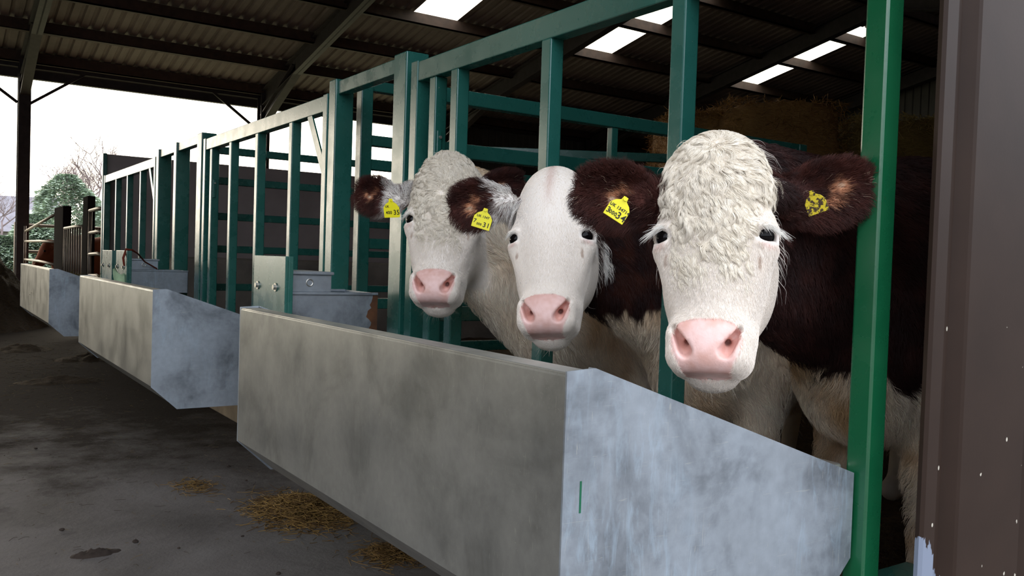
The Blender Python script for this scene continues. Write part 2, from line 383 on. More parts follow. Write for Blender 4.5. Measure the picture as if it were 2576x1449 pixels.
# barrier panels
def panel(y0, y1, bars, label, z1=1.795, latch=True, near=True):
    """y0 near stile outer face, y1 far stile outer face"""
    t = empty('feed_barrier_panel', (XB+.025, (y0+y1)/2, .55)); zr = z1-.075
    m = MB(); m.box((XB, y0, zr), (XB+.05, y1, z1), .003); m.build('top_rail', GREEN, t)
    m = MB(); m.box((XB, y0, .52), (XB+.05, y1, .58), .003); m.build('bottom_rail', GREEN, t)
    for a in ((y0, y1-.05) if near else (y1-.05,)):
        m = MB(); m.box((XB-.004, a-.001, .5), (XB+.054, a+.051, z1+.004), .003); m.build('stile', GREEN, t)
    for y in bars:
        m = MB(); m.box((XB, y-.024, .58), (XB+.05, y+.024, zr+.002), .004); m.build('bar', GREEN, t)
    if latch:
        yb = y1-.16
        m = MB(); m.box((XB+.004, yb-.024, .58), (XB+.054, yb+.024, zr), .004); m.build('hinge_bar', GREEN, t)
        p = MB(); p.box((XB+.012, yb-.032, 1.40), (XB+.032, yb-.0245, 1.52), .003); pl = p.build('latch_plate', GREEN, t)
        b = MB(); b.tube([(XB+.025, yb-.03, 1.495), (XB+.025, yb-.037, 1.495)], .006, 6); b.build('bolt', BOLT, pl)
        b = MB(); b.tube([(XB+.025, yb-.025, .62), (XB+.025, yb-.033, .62)], .008, 6); b.build('bolt', BOLT, t)
        h = MB(); h.tube([(XB+.045, yb+.03, 1.44), (XB+.045, yb+.08, 1.44), (XB+.045, yb+.085, 1.30)], .009, 6); h.build('latch_handle', GREEN, t)
    if near:
        m = MB(); m.bar((XB+.006, y0+.24, zr+.01), (XB+.006, y0+.045, zr-.27), .05, .008, up=(1, 0, 0)); m.build('corner_brace', GREEN, t)
    tag(t, label, 'feed barrier panel', 'green feed barrier panels'); return t
panel(1.078, 3.04, [1.605, 2.165, 2.715], 'nearest green barrier panel, three white faced cattle put their heads through it', near=False)
panel(3.88, 6.02, [4.37, 4.915, 5.42], 'middle green barrier panel with bright cream rail, no cattle at it')
panel(7.46, 9.83, [8.05, 8.62, 9.18], 'farthest green barrier panel, ending at the dark panel wall', latch=False)

# ------------------------------------------------------------------ troughs
def trough(y0, y1, label, marks=False):
    t = empty('feed_trough', ((.82+XB)/2, (y0+y1)/2, .365)); th = .004
    out = [(.822, .872), (.82, .868), (.82, .465), (.93, .367), (1.44, .367), (1.55, .48), (1.55, .632)]
    m = MB(); bm = m.bm
    inn = []
    for k, (a, b) in enumerate(out):
        c = Vector((1.18, .72)); d = (c-Vector((a, b))).normalized(); inn.append((a+d.x*th, b+d.y*th))
    ring = out+inn[::-1]
    m.prism(ring, 'y', y0+.004, y1-.004)
    m.box((.8215, y0+.002, .868), (.876, y1-.002, .875), .002)          # folded top lip
    m.box((.868, y0+.002, .845), (.874, y1-.002, .872), .002)
    m.box((1.50, y0+.002, .630), (1.552, y1-.002, .636), .002)
    m.build('trough_sheet', GALV_F, t)
    endp = [(.8195, .877), (.876, .880), (1.556, .642), (1.556, .47), (1.44, .362), (.927, .362), (.8195, .462)]
    for a, nm in ((y0, 'near'), (y1-.004, 'far')):
        m = MB(); m.prism(endp, 'y', a, a+.004)
        sgn = 1 if nm == 'near' else -1
        m.bar((.876, a+.002+sgn*.008, .878), (1.556, a+.002+sgn*.008, .640), .018, .004, .001)   # rolled edge
        e = m.build('end_plate', GALV, t)
        if nm == 'near': tag(e, 'pale blue grey end plate')
    if marks:
        m = MB(); m.box((.852, y0-.0006, .655), (.8555, y0-.0001, .705)); m.build('painted_line', MARKG, t)
        m = MB(); m.box((1.485, y0+.03, .637), (1.56, y0+.12, .655), .006); m.build('rim_clamp', BOLT, t)
    # bracket under the trough back to the kerb
    for yy in (y0+.3, y1-.3):
        m = MB(); m.prism([(1.45, .366), (1.626, .366), (1.626, .2)], 'y', yy-.02, yy+.02); m.build('bracket', GREEN, t)
        tag(t, label, 'feed trough', 'galvanised feed troughs'); return t
trough(1.05, 2.695, 'nearest galvanised feed trough, scratched, with pale blue end plate', True)
trough(3.908, 5.95, 'middle galvanised feed trough between the nearest and farthest ones')
trough(7.46, 9.74, 'farthest galvanised feed trough, beside the silage heap')

# ------------------------------------------------------------------ drinking bowls and their guard plates
def stand(x, y0, y1, z1, zb, label):
    t = empty('bowl_stand', (x, (y0+y1)/2, 0))
    m = MB(); m.box((x, y0, .52), (x+.012, y1, z1), .002); m.box((x+.012, y0, .52), (x+.03, y0+.01, z1), .002)
    m.box((x+.012, y0+.06, .58), (XB+.07, y1-.06, .64), .003); m.build('face_plate', GREEN, t)
    for yy in (y0+.10*(y1-y0)/.37+.0, y1-.055):
        m = MB(); m.tube([(x, yy, zb), (x-.012, yy, zb)], .0105, 6); b = m.build('bolt', BOLT, t)
        m = MB(); m.tube([(x-.0005, yy, zb), (x-.004, yy, zb)], .016, 14); m.build('washer', BOLT, b)
    tag(t, label, 'stand', 'green bolted face plates'); return t
stand(1.085, 3.045, 3.40, 1.037, .922, 'green face plate with two bolts left of the near water bowl')
stand(1.085, 5.935, 6.30, 1.037, .93, 'green two bolt face plate with twine, against the far water bowl')
stand(1.085, 6.45, 6.84, 1.035, .93, 'green two bolt face plate farthest along the barrier, left of its twin')
def bowl(x0, x1, xf, y0, y1, label, rusty):
    t = empty('water_bowl', ((x0+x1)/2, (y0+y1)/2, .78))
    z0, z1, z2 = .745, .905, .983
    m = MB(); W = .003
    for a, b in (((x0, y0, z0), (x1, y0+W, z1)), ((x0, y1-W, z0), (x1, y1, z1)), ((x0, y0, z0), (x0+W, y1, z1)), ((x1-W, y0, z0), (x1, y1, z1)), ((x0, y0, z0), (x1, y1, z0+W))):
        m.box(a, b)
    m.box((x0, y0-.006, z1-.008), (x1, y0+.006, z1+.002), .002); m.box((x0, y1-.012, z1-.008), (x1, y1+.004, z1+.002), .002)
    bw = m.build('bowl', GALV, t)
    m = MB(); m.box((x0, y0+.004, z1+.002), (xf, y1-.004, z2-.012), .002); fb = m.build('float_box', GALV, t)
    m = MB(); m.box((x0-.004, y0-.004, z2-.012), (xf+.008, y1+.004, z2), .003); m.build('lid', GALV, fb)
    m = MB(); cx_, cz = x0+(xf-x0)*.48, (z1+z2)/2-.002
    for r0 in (.0125,):
        pts = [(cx_+r0*math.cos(a), y0+.003, cz+r0*math.sin(a)) for a in [2*PI*k/20 for k in range(21)]]
        m.tube(pts, .0022, 6, False)
    m.build('boss_ring', BOLT, fb)
    m = MB(); m.box((x0+.004, y0+.01, z1-.05), (x1-.004, y1-.01, z1-.045)); m.build('water', GLASSM, t)
    if rusty:
        m = MB(); rnd = random.Random(4); pts = []
        n = 14
        for k in range(n+1): pts.append((x1-.006-.05*(.35+.65*rnd.random())*(1-.35*k/n), z0+(z1-z0)*k/n))
        prof = pts+[(x1+.0003, z1-.002), (x1+.0003, z0)]
        m.prism(prof, 'y', y0-.0012, y0-.0002); m.build('dung_crust', RUST, t)
    tag(t, label, 'water bowl', 'galvanised drinking bowls'); return t
bowl(1.12, 1.475, 1.285, 3.1, 3.42, 'galvanised water bowl with muck on its right edge, nearest the calves', True)
bowl(1.215, 1.60, 1.395, 6.5, 6.76, 'galvanised water bowl with red twine draped over it', False)
m = MB(); a = Vector(at_depth(322, 648, 6.1)); 
P = [Vector((1.075, 5.96, .94)), Vector((1.07, 5.97, .99)), Vector((1.09, 5.985, 1.045)), Vector((1.13, 6.0, 1.04)), Vector((1.2, 6.2, 1.02)), Vector((1.28, 6.38, .965)), Vector((1.38, 6.50, .92)), Vector((1.40, 6.52, .905))]
m.tube(P, [.006, .008, .009, .007, .0055, .0055, .0055, .005], 6); o = m.build('baler_twine', TWINE, smooth=True)
tag(o, 'rust red twine hanging over the far water bowl', 'twine')

# ------------------------------------------------------------------ rails and gates inside the pens
def pen_gate(name, p, q, zs, label, hz=.05, wall_z=None, posts=(0, 1), ztop=None, zbot=.3, mids=(), cat='gate', d=.05):
    p = Vector(p); q = Vector(q); t = empty(name, (*((p+q)/2).xy, 0))
    for z in zs:
        m = MB(); m.bar((p.x, p.y, z), (q.x, q.y, z), d, hz, .004); m.build('rail', GREEN, t)
    zt = ztop or zs[0]+.03
    for k in posts:
        P_ = p.lerp(q, k); m = MB(); m.box((P_.x-.03, P_.y-.03, zbot), (P_.x+.03, P_.y+.03, zt), .004); m.build('end_post', GREEN, t)
    for k, za, zb in mids:
        P_ = p.lerp(q, k); m = MB(); m.box((P_.x-.018, P_.y-.018, zb), (P_.x+.018, P_.y+.018, za), .003); m.build('strut', GREEN, t)
    tag(t, label, cat, 'green gates dividing the pens'); return t
pen_gate('pen_gate', (1.72, 3.15, 0), (4.03, 3.15, 0), [1.715, 1.495, 1.27, 1.05, .82, .6], 'near green dividing gate running back behind the white headed calf', .06, posts=(0, 1), mids=((.415, 1.69, 1.50), (.415, 1.47, .6)))
pa = at_depth(1120, 372, 5.6); pb = at_depth(2040, 376, 5.75)
pen_gate('pen_gate', (pa[0], pa[1], 0), (pb[0], pb[1], 0), [pa[2]-.01, pa[2]-.26, pa[2]-.52, pa[2]-.78], 'green gate deeper in the shed with level top rail under the bales', .055, posts=(0, 1), ztop=pa[2]+.02)
pen_gate('pen_gate', (1.76, 3.9, 0), (4.0, 3.9, 0), [1.865, 1.605, 1.49, 1.11, .82, .6], 'green gate frame seen through the gap beside the near water bowl', .05, posts=(0, 1), ztop=1.89)
pen_gate('pen_gate', (1.70, 6.3, 0), (4.3, 6.3, 0), [1.765, 1.55, 1.30, 1.07, .80], 'far green dividing gate seen through the middle barrier panel', .05, posts=(0, 1))
m = MB(); m.box((1.60, 9.92, 0), (7.2, 10.05, 2.03), .01)
o = m.build('panel_wall', PENWALL); tag(o, 'grey brown panel wall across the far end of the pens', 'wall')
m = MB(); m.box((2.05, 8.95, 0), (7.0, 9.9, .99), .05); o = m.build('manger', CONC); tag(o, 'low concrete manger against the grey brown panel wall', 'manger')
# ------------------------------------------------------------------ bedding in the pens
def lumpy(name, x0, x1, y0, y1, nx, ny, fz, mat):
    V = []; Fc = []
    for j in range(ny+1):
        for i in range(nx+1):
            x = x0+(x1-x0)*i/nx; y = y0+(y1-y0)*j/ny; V.append((x, y, fz(x, y)))
    for j in range(ny):
        for i in range(nx): a = j*(nx+1)+i; Fc.append((a, a+1, a+nx+2, a+nx+1))
    return np_mesh(name, V, Fc, mat)
from mathutils import noise as mn
def fbm(x, y, s): return mn.fractal(Vector((x*s, y*s, 0)), 1, 2, 4)
o = lumpy('straw_bedding', 1.77, 12, 1.0, 8.9, 120, 100, lambda x, y: .125+.05*fbm(x, y, 2), BEDDING); tag(o, 'trodden brown straw bedding on the floor of the pens', 'bedding', kind='stuff')
# ------------------------------------------------------------------ loose strands as hair curves
def strands(name, P, col, rad, mat, parent=None, taper=.15):
    """P: n strands x k points x 3, col: n x 3 linear colour, rad: root radius (n or scalar)"""
    P = np.asarray(P, np.float32); n, k = P.shape[:2]
    hc = bpy.data.hair_curves.new(name); hc.add_curves([k]*n)
    pa_ = hc.attributes.get('position') or hc.attributes.new('position', 'FLOAT_VECTOR', 'POINT')
    pa_.data.foreach_set('vector', P.ravel())
    tt = np.linspace(1, taper, k, dtype=np.float32)[None, :]*np.broadcast_to(np.asarray(rad, np.float32).reshape(-1, 1), (n, 1))
    ra = hc.attributes.get('radius') or hc.attributes.new('radius', 'FLOAT', 'POINT')
    ra.data.foreach_set('value', np.ascontiguousarray(tt, np.float32).ravel())
    ca = hc.attributes.new('col', 'FLOAT_COLOR', 'CURVE')
    c4 = np.ones((n, 4), np.float32); c4[:, :3] = col; ca.data.foreach_set('color', c4.ravel())
    hc.materials.append(mat)
    o = bpy.data.objects.new(name, hc); COL.objects.link(o)
    if parent: o.parent = parent; o.matrix_parent_inverse = parent_inv(parent)
    return o
RG = np.random.default_rng(5)
def lin(r, g, b): return np.array(srgb(r, g, b)[:3])
def litter(name, cx, cy, sx, sy, n, h, z0, label, c0=(150, 118, 60), c1=(88, 66, 38), L=(.03, .09), rad=.0011, parent=None, zf=None, cat='straw'):
    a = RG.normal(0, 1, (n, 2)); x = cx+a[:, 0]*sx; y = cy+a[:, 1]*sy
    r2 = np.exp(-(a**2).sum(1)/1.6); z = z0+.002+h*r2*RG.random(n)
    if zf is not None: z = zf(x, y)+.004+h*RG.random(n)
    th = RG.random(n)*2*PI; Ls = L[0]+(L[1]-L[0])*RG.random(n)**2; el = RG.normal(0, .18, n)
    d = np.stack([np.cos(th)*np.cos(el), np.sin(th)*np.cos(el), np.sin(el)], 1)*Ls[:, None]
    p0 = np.stack([x, y, z], 1); P = np.stack([p0-d*.5, p0+RG.normal(0, .003, (n, 3)), p0+d*.5], 1)
    P[:, :, 2] = np.maximum(P[:, :, 2], z0+.001)
    t = RG.random((n, 1))**1.5; c = lin(*c1)*(1-t)+lin(*c0)*t
    o = strands(name, P, c, rad, FUR, parent, .8)
    if label: tag(o, label, cat, kind='stuff')
    return o
litter('spilled_hay', 1.30, 3.38, .085, .13, 3000, .07, 0, 'loose golden hay spilled on the floor under the nearest trough', c0=(168, 134, 76), c1=(84, 60, 34))
litter('spilled_hay', 1.38, 2.74, .05, .06, 500, .03, 0, 'small wisp of hay on the floor in the bottom, right of the larger spill', c0=(158, 124, 70), c1=(84, 60, 34))
litter('spilled_hay', 1.02, 3.95, .05, .08, 160, .01, 0, 'tiny tuft of hay on bare concrete beyond the larger spill', c0=(150, 118, 66), c1=(86, 64, 38))
litter('hay_dust', .3, 6.0, 1.2, 2.2, 2200, .003, 0, 'thin scatter of chaff and stalks across the passage floor', c0=(120, 100, 66), c1=(50, 40, 30), L=(.01, .05), rad=.0007)
litter('hay_dust', .0, 8.6, 1.4, 1.4, 3500, .006, 0, 'darker trampled hay on the passage floor towards the silage heap', c0=(96, 78, 50), c1=(40, 32, 24), L=(.02, .08), rad=.0008)
# pebbles and crumbs of muck
peb = [(at_p) for at_p in ()]
def onz(px, py, z=0):
    d = RC@np.array([px-CX, -(py-CY), -F]); return CAM+d*((z-H)/d[2])
for px, py, s in [(575, 1175, .016), (620, 1210, .010), (340, 1365, .018), (155, 1335, .016), (700, 1445, .014), (90, 1130, .014), (450, 1380, .010), (935, 1330, .012), (610, 1350, .010)]:
    p = onz(px, py); m = MB(); bmesh.ops.create_icosphere(m.bm, subdivisions=2, radius=s*.6)
    for v in m.bm.verts: v.co *= 1+.35*mn.noise(v.co*90+Vector((px, 0, 0))); v.co.z *= .55
    o = m.build('muck_crumb', DUNG, smooth=True, loc=(p[0], p[1], s*.28))
    tag(o, 'small dark crumb of muck on the bare concrete floor', 'crumb', 'muck crumbs on the floor')
p = onz(240, 1393); o = lumpy('muck_patch', p[0]-.10, p[0]+.10, p[1]-.06, p[1]+.06, 30, 20, lambda x, y: -.004+max(0, .016*(1-((x-p[0])/.09)**2-((y-p[1])/.05)**2))*(1+.8*fbm(x, y, 40)), DUNG)
tag(o, 'flat brown patch of dried muck on the floor near the lower left', 'muck')
for px, py, rx, ry, hh in [(215, 905, .30, .22, .035), (60, 880, .28, .3, .04), (150, 960, .35, .2, .025)]:
    p = onz(px, py); o = lumpy('trodden_silage', p[0]-rx, p[0]+rx, p[1]-ry, p[1]+ry, 40, 40, lambda x, y: -.006+max(0, (hh+.006)*(1-((x-p[0])/rx)**2-((y-p[1])/ry)**2)*(1+.9*fbm(x, y, 7))), SILAGE)
    tag(o, 'low dark clump of trodden silage on the passage floor, left of the middle trough', 'silage', 'trodden clumps on the passage floor')
# silage heap at the left
def heap(cx, cy, rx, ry, hgt, s=2.0):
    def f(x, y):
        r = math.sqrt(((x-cx)/rx)**2+((y-cy)/ry)**2)
        return -.02+hgt*max(0, 1-r**1.6)*(1+.25*fbm(x+3, y, s))+.04*fbm(x, y, 5)*(r < 1)
    return f
fz = heap(.1, 13.6, 1.4, 1.9, 1.42)
o = lumpy('silage_heap', -1.4, 1.5, 11.6, 15.6, 110, 130, fz, SILAGE); tag(o, 'dark brown heap of silage at the left edge of the passage', 'heap', kind='stuff')
vz = np.vectorize(fz)
n = 7000; x = RG.uniform(-1.3, 1.4, n); y = RG.uniform(11.7, 15.2, n); z = vz(x, y); k = z > .0; x, y, z = x[k], y[k], z[k]
d = RG.normal(0, 1, (len(x), 3))*np.array([.04, .04, .02]); p0 = np.stack([x, y, z+.01], 1)
strands('silage_strands', np.stack([p0-d, p0, p0+d], 1), lin(52, 40, 26)+(lin(110, 88, 52)-lin(52, 40, 26))*RG.random((len(x), 1))**2, .0016, FUR, o)
o = lumpy('feed_heap', .835, 1.53, 7.48, 9.72, 40, 120, lambda x, y: .5+.2*(1-abs(x-1.16)/.36)+.06*fbm(x, y, 6), SILAGE)
tag(o, 'brown green forage heaped in and behind the farthest trough', 'forage', kind='stuff')
n = 2500; x = RG.uniform(.9, 1.45, n); y = RG.uniform(7.6, 9.7, n); p0 = np.stack([x, y, .52+.2*(1-abs(x-1.16)/.36)+.06*RG.random(n)], 1)
d = RG.normal(0, 1, (n, 3))*np.array([.05, .05, .035])
strands('forage_strands', np.stack([p0-d, p0, p0+d], 1), lin(70, 58, 30)+(lin(130, 118, 60)-lin(70, 58, 30))*RG.random((n, 1)), .0018, FUR, o)
# pale green scrap on the middle trough
m = MB(); V = []
for j in range(7):
    for i in range(7):
        V.append(m.bm.verts.new((1.02+.10*i/6, 5.97+.02*math.sin(i*1.3)+.01*j, .80+.12*j/6*(1-.5*(i/6))+.015*math.sin(i*2+j))))
for j in range(6):
    for i in range(6): m.bm.faces.new((V[j*7+i], V[j*7+i+1], V[j*7+i+8], V[j*7+i+7]))
o = m.build('plastic_scrap', mat_plain('pale_green_film', srgb(176, 200, 160), .4), smooth=True)
sm = o.modifiers.new('thick', 'SOLIDIFY'); sm.thickness = .002
tag(o, 'crumpled pale green scrap at the far end of the middle trough', 'scrap')

# ------------------------------------------------------------------ big straw bales in the shed
def bale(x, y, z, sx, sy, sz, rz, mat, label, seed, cs):
    t = empty('straw_bale', (x, y, z), rz); bm = bmesh.new()
    bmesh.ops.create_cube(bm, size=1); bmesh.ops.subdivide_edges(bm, edges=bm.edges, cuts=22, use_grid_fill=True)
    for v in bm.verts:
        q = v.co.copy(); L8 = (abs(q.x*2)**7+abs(q.y*2)**7+abs(q.z*2)**7)**(1/7)
        q /= max(L8, 1e-6)/max(abs(q.x*2), abs(q.y*2), abs(q.z*2))
        w = Vector((q.x*sx, q.y*sy, q.z*sz+sz/2)); nn = Vector((q.x, q.y, q.z)).normalized()
        v.co = w+nn*(.05*mn.fractal(w*3+Vector((seed*7, 0, 0)), 1, 2, 4)-.02*(abs(math.sin(w.x*PI/.4)) < .12))
        if v.co.z < 0: v.co.z = 0
    me = bpy.data.meshes.new('bale'); bm.to_mesh(me); bm.free(); me.shade_smooth(); me.materials.append(mat)
    o = bpy.data.objects.new('bale', me); COL.objects.link(o); o.parent = t
    n = 5000; fx = RG.integers(0, 5, n); u = RG.uniform(-.5, .5, (n, 2)); p = np.zeros((n, 3)); S = np.array([sx, sy, sz])
    for a, (i, j, k_, s_) in enumerate([(1, 2, 0, -.5), (1, 2, 0, .5), (0, 2, 1, -.5), (0, 2, 1, .5), (0, 1, 2, .5)]):
        mk = fx == a; p[mk, i] = u[mk, 0]; p[mk, j] = u[mk, 1]; p[mk, k_] = s_
    p = p*S*np.array([.99, .99, .99])+np.array([0, 0, sz/2]); d = RG.normal(0, .035, (n, 3)); d[:, 2] *= .8
    t_ = RG.random((n, 1)); c = lin(*cs[0])*(1-t_)+lin(*cs[1])*t_
    h = strands('loose_straw', np.stack([p-d, p+RG.normal(0, .008, (n, 3)), p+d], 1), c, .0022, FUR); h.parent = t
    tag(t, label, 'straw bale', 'big square straw bales'); return t
def gp(px, d): q = at_depth(px, 680, d); return q[0], q[1]
bc = ((92, 62, 30), (176, 128, 66)); bc2 = ((100, 84, 40), (190, 160, 88))
bz = -math.atan2(.561, .827)
x, y = gp(1700, 7.75); bale(x, y, .19, .42, 1.1, 1.1, bz, STRAW, 'lower narrow end of brown straw left of the white head', 1, bc)
bale(x+.03, y-.02, 1.31, .44, 1.0, 1.04, bz+.05, STRAW, 'frayed narrow straw bale just left of the white head, behind the level green rail', 2, bc)
x, y = gp(1915, 7.6); bale(x, y, .19, 1.02, 1.2, 1.12, bz, STRAW, 'lower brown straw bale hidden behind the white curly head', 3, bc)
bale(x, y, 1.33, .98, 1.1, 1.09, bz+.03, STRAW, 'top brown straw bale above the white curly head, tallest in the shed', 4, bc)
x, y = gp(2235, 7.7); bale(x, y, .19, 1.02, 1.2, 1.08, bz, STRAW2, 'lower olive straw bale behind the bright green post', 5, bc2)
bale(x, y, 1.29, 1.0, 1.1, 1.06, bz-.03, STRAW2, 'loose topped olive straw bale on the right, behind the bright green post', 6, bc2)

# ------------------------------------------------------------------ old pens and cattle beyond the barrier, far left
def one(name, m, mat, label, cat, group=None, smooth=False):
    return tag(m.build(name, mat, smooth=smooth), label, cat, group)
m = MB(); m.box((1.57, 12.95, 0), (1.67, 13.85, 1.6), .01); one('sleeper_post', m, TIMBER, 'thick dark post left of the barred hurdle, far left', 'post', 'dark posts of the old pens')
m = MB(); m.box((1.57, 10.9, 0), (1.65, 11.25, 1.64), .01); one('sleeper_post', m, TIMBER, 'dark post right of the barred hurdle, nearer the green barrier', 'post', 'dark posts of the old pens')
def rail_gate(x, y0, y1, zs, label, bars=0, sag=None, name='tube_gate', r=.021):
    t = empty(name, (x, (y0+y1)/2, .5))
    for i, z in enumerate(zs):
        zz = [z, z] if sag is None else [z+sag[i][0], z+sag[i][1]]
        m = MB(); m.tube([(x, y0, zz[0]), (x+.01, (y0+y1)/2, sum(zz)/2+.01), (x, y1, zz[1])], r, 8); m.build('rail', PIPE, t, smooth=True)
    for k in range(bars):
        y = y0+(y1-y0)*(k+.5)/bars; m = MB(); m.tube([(x, y, zs[-1]), (x, y, zs[0])], .012, 6); m.build('bar', PIPE, t, smooth=True)
    for y in (y0+.02, y1-.02):
        m = MB(); m.tube([(x, y, .35), (x, y, zs[0])], r, 8); m.build('stile', PIPE, t, smooth=True)
    tag(t, label, 'gate', 'old tube gates beyond the green barrier'); return t
rail_gate(1.59, 11.30, 12.90, [1.30, .5], 'grey barred hurdle between the two dark posts', 8)
rail_gate(1.59, 9.98, 10.86, [1.47, 1.22, .98, .74], 'short tube rails between the dark post and the green barrier end')
rail_gate(1.60, 13.9, 18.3, [1.42, 1.12, .80, .5], 'bent tube rails in front of the red brown cow, far left', sag=[(.10, -.1), (0, .02), (0, .01), (0, 0)])
m = MB(); m.tube([(1.5, 18.9, -.05), (1.5, 18.9, 1.5)], .03); m.tube([(1.5, 18.9, 1.45), (6, 18.9, 1.45)], .03); m.tube([(1.5, 18.9, .95), (6, 18.9, .95)], .03)
one('yard_rail', m, PIPE, 'plain tube rail along the far open side of the shed', 'rail', smooth=True)
# far trees
def bare_tree(x, y, h, seed, label, spread=.42):
    rnd = random.Random(seed); m = MB(); z0 = -.1
    def grow(p, d, L, r, lev):
        n = 4; pts = [p]; q = p.copy(); dd = d.copy()
        for k in range(n):
            dd = (dd+Vector((rnd.gauss(0, .10), rnd.gauss(0, .10), rnd.gauss(.12, .06)))).normalized(); q = q+dd*L/n; pts.append(q.copy())
        m.tube(pts, [r*(1-.5*k/n) for k in range(n+1)], 6 if lev < 2 else 4, False)
        if lev >= 6: return
        for k in range(3 if lev < 5 else 2):
            i = rnd.choice([2, 3, 4]) if k else 4; a = rnd.uniform(0, 2*PI)
            s_ = Vector((math.cos(a), math.sin(a), 0)); nd = (dd+s_*rnd.uniform(.3, .95)*(1+spread)).normalized()
            grow(pts[i], nd, L*rnd.uniform(.62, .82), r*.60, lev+1)
    grow(Vector((x, y, z0)), Vector((0, 0, 1)), h*.30, h*.019, 0)
    return one('bare_tree', m, BARK, label, 'tree', 'bare winter trees beyond the shed', True)
def gpt(px, d): q = at_depth(px, 618, d); return q[0], q[1]
x, y = gpt(205, 46); bare_tree(x, y, 8.2, 3, 'bare winter tree rising behind the conifer, right of the far column')
x, y = gpt(135, 52); bare_tree(x, y, 8.4, 8, 'bare winter tree left of the taller one, right of the far column')
x, y = gpt(12, 44); bare_tree(x, y, 6.2, 5, 'bare tree at the very left edge, left of the far column', .7)
x, y = gpt(236, 62); bare_tree(x, y, 9.4, 12, 'smaller bare tree beside the panel wall end', .6)
def conifer(x, y, h, r, seed, label):
    t = empty('conifer', (x, y, -.05)); rnd = random.Random(seed)
    m = MB(); m.tube([(0, 0, 0), (0, 0, h*.95)], [h*.02, h*.004], 8); o = m.build('trunk', BARK, smooth=True); o.parent = t
    m = MB(); bm = m.bm
    for k in range(24000):
        z = h*(.04+.93*rnd.random()**1.25); a = rnd.uniform(0, 2*PI); rr = r*(1-z/h)**.6*(1+.45*mn.noise(Vector((math.cos(a)*1.6, math.sin(a)*1.6, z*1.3+seed*5)))); q = rr*(.45+.6*rnd.random()**.5)
        c = Vector((q*math.cos(a), q*math.sin(a), z)); L = rnd.uniform(.08, .20)
        d = Vector((math.cos(a), math.sin(a), rnd.uniform(-.35, .35))).normalized(); s_ = d.cross(Vector((rnd.gauss(0, .4), rnd.gauss(0, .4), 1))).normalized()*L*.28
        vs = [bm.verts.new(c-s_*.6), bm.verts.new(c+d*L*.5-s_), bm.verts.new(c+d*L), bm.verts.new(c+d*L*.5+s_), bm.verts.new(c+s_*.6)]
        bm.faces.new(vs)
    o = m.build('foliage', LEAF); o.parent = t
    tag(t, label, 'tree', 'conifers beyond the shed'); return t
x, y = gpt(165, 38); conifer(x, y, 4.4, 2.3, 1, 'grey green conifer, the tallest, right of the far column')
x, y = gpt(95, 31); conifer(x, y, 2.3, 1.4, 2, 'low spreading conifer just right of the far column')
x, y = gpt(232, 44); conifer(x, y, 3.7, 1.1, 3, 'conifer partly hidden by the green barrier end')
x, y = gpt(14, 25); conifer(x, y, 1.4, .8, 4, 'small bush like conifer left of the far column')
x, y = gpt(250, 27); conifer(x, y, 1.7, .7, 6, 'small conifer at the foot of the panel wall end')
# house far left
hx, hy = gpt(-18, 60); t = empty('stone_house', (hx, hy, -.1), -.35)
m = MB(); m.box((-4, -3, 0), (4, 3, 2.2)); o = m.build('walls', STONE); o.parent = t
m = MB(); m.prism([(-3.4, 2.1), (3.4, 2.1), (0, 4.6)], 'x', -4.2, 4.2); o = m.build('roof', SLATE); o.parent = t
m = MB(); m.bar((2.6, -2.2, 3.03), (2.6, -1.4, 3.62), .6, .06, up=(0, -1, 1)); o = m.build('roof_window', GLASSM); o.parent = t
tag(t, 'grey stone house with slate roof at the far left edge', 'house')
o = lumpy('distant_hill', -60, 70, 100, 119, 60, 20, lambda x, y: 2.2*(y-100)/19+1.2*fbm(x, y, .03), mat_plain('hazy_hill', srgb(150, 154, 158), .9)); tag(o, kind='structure')
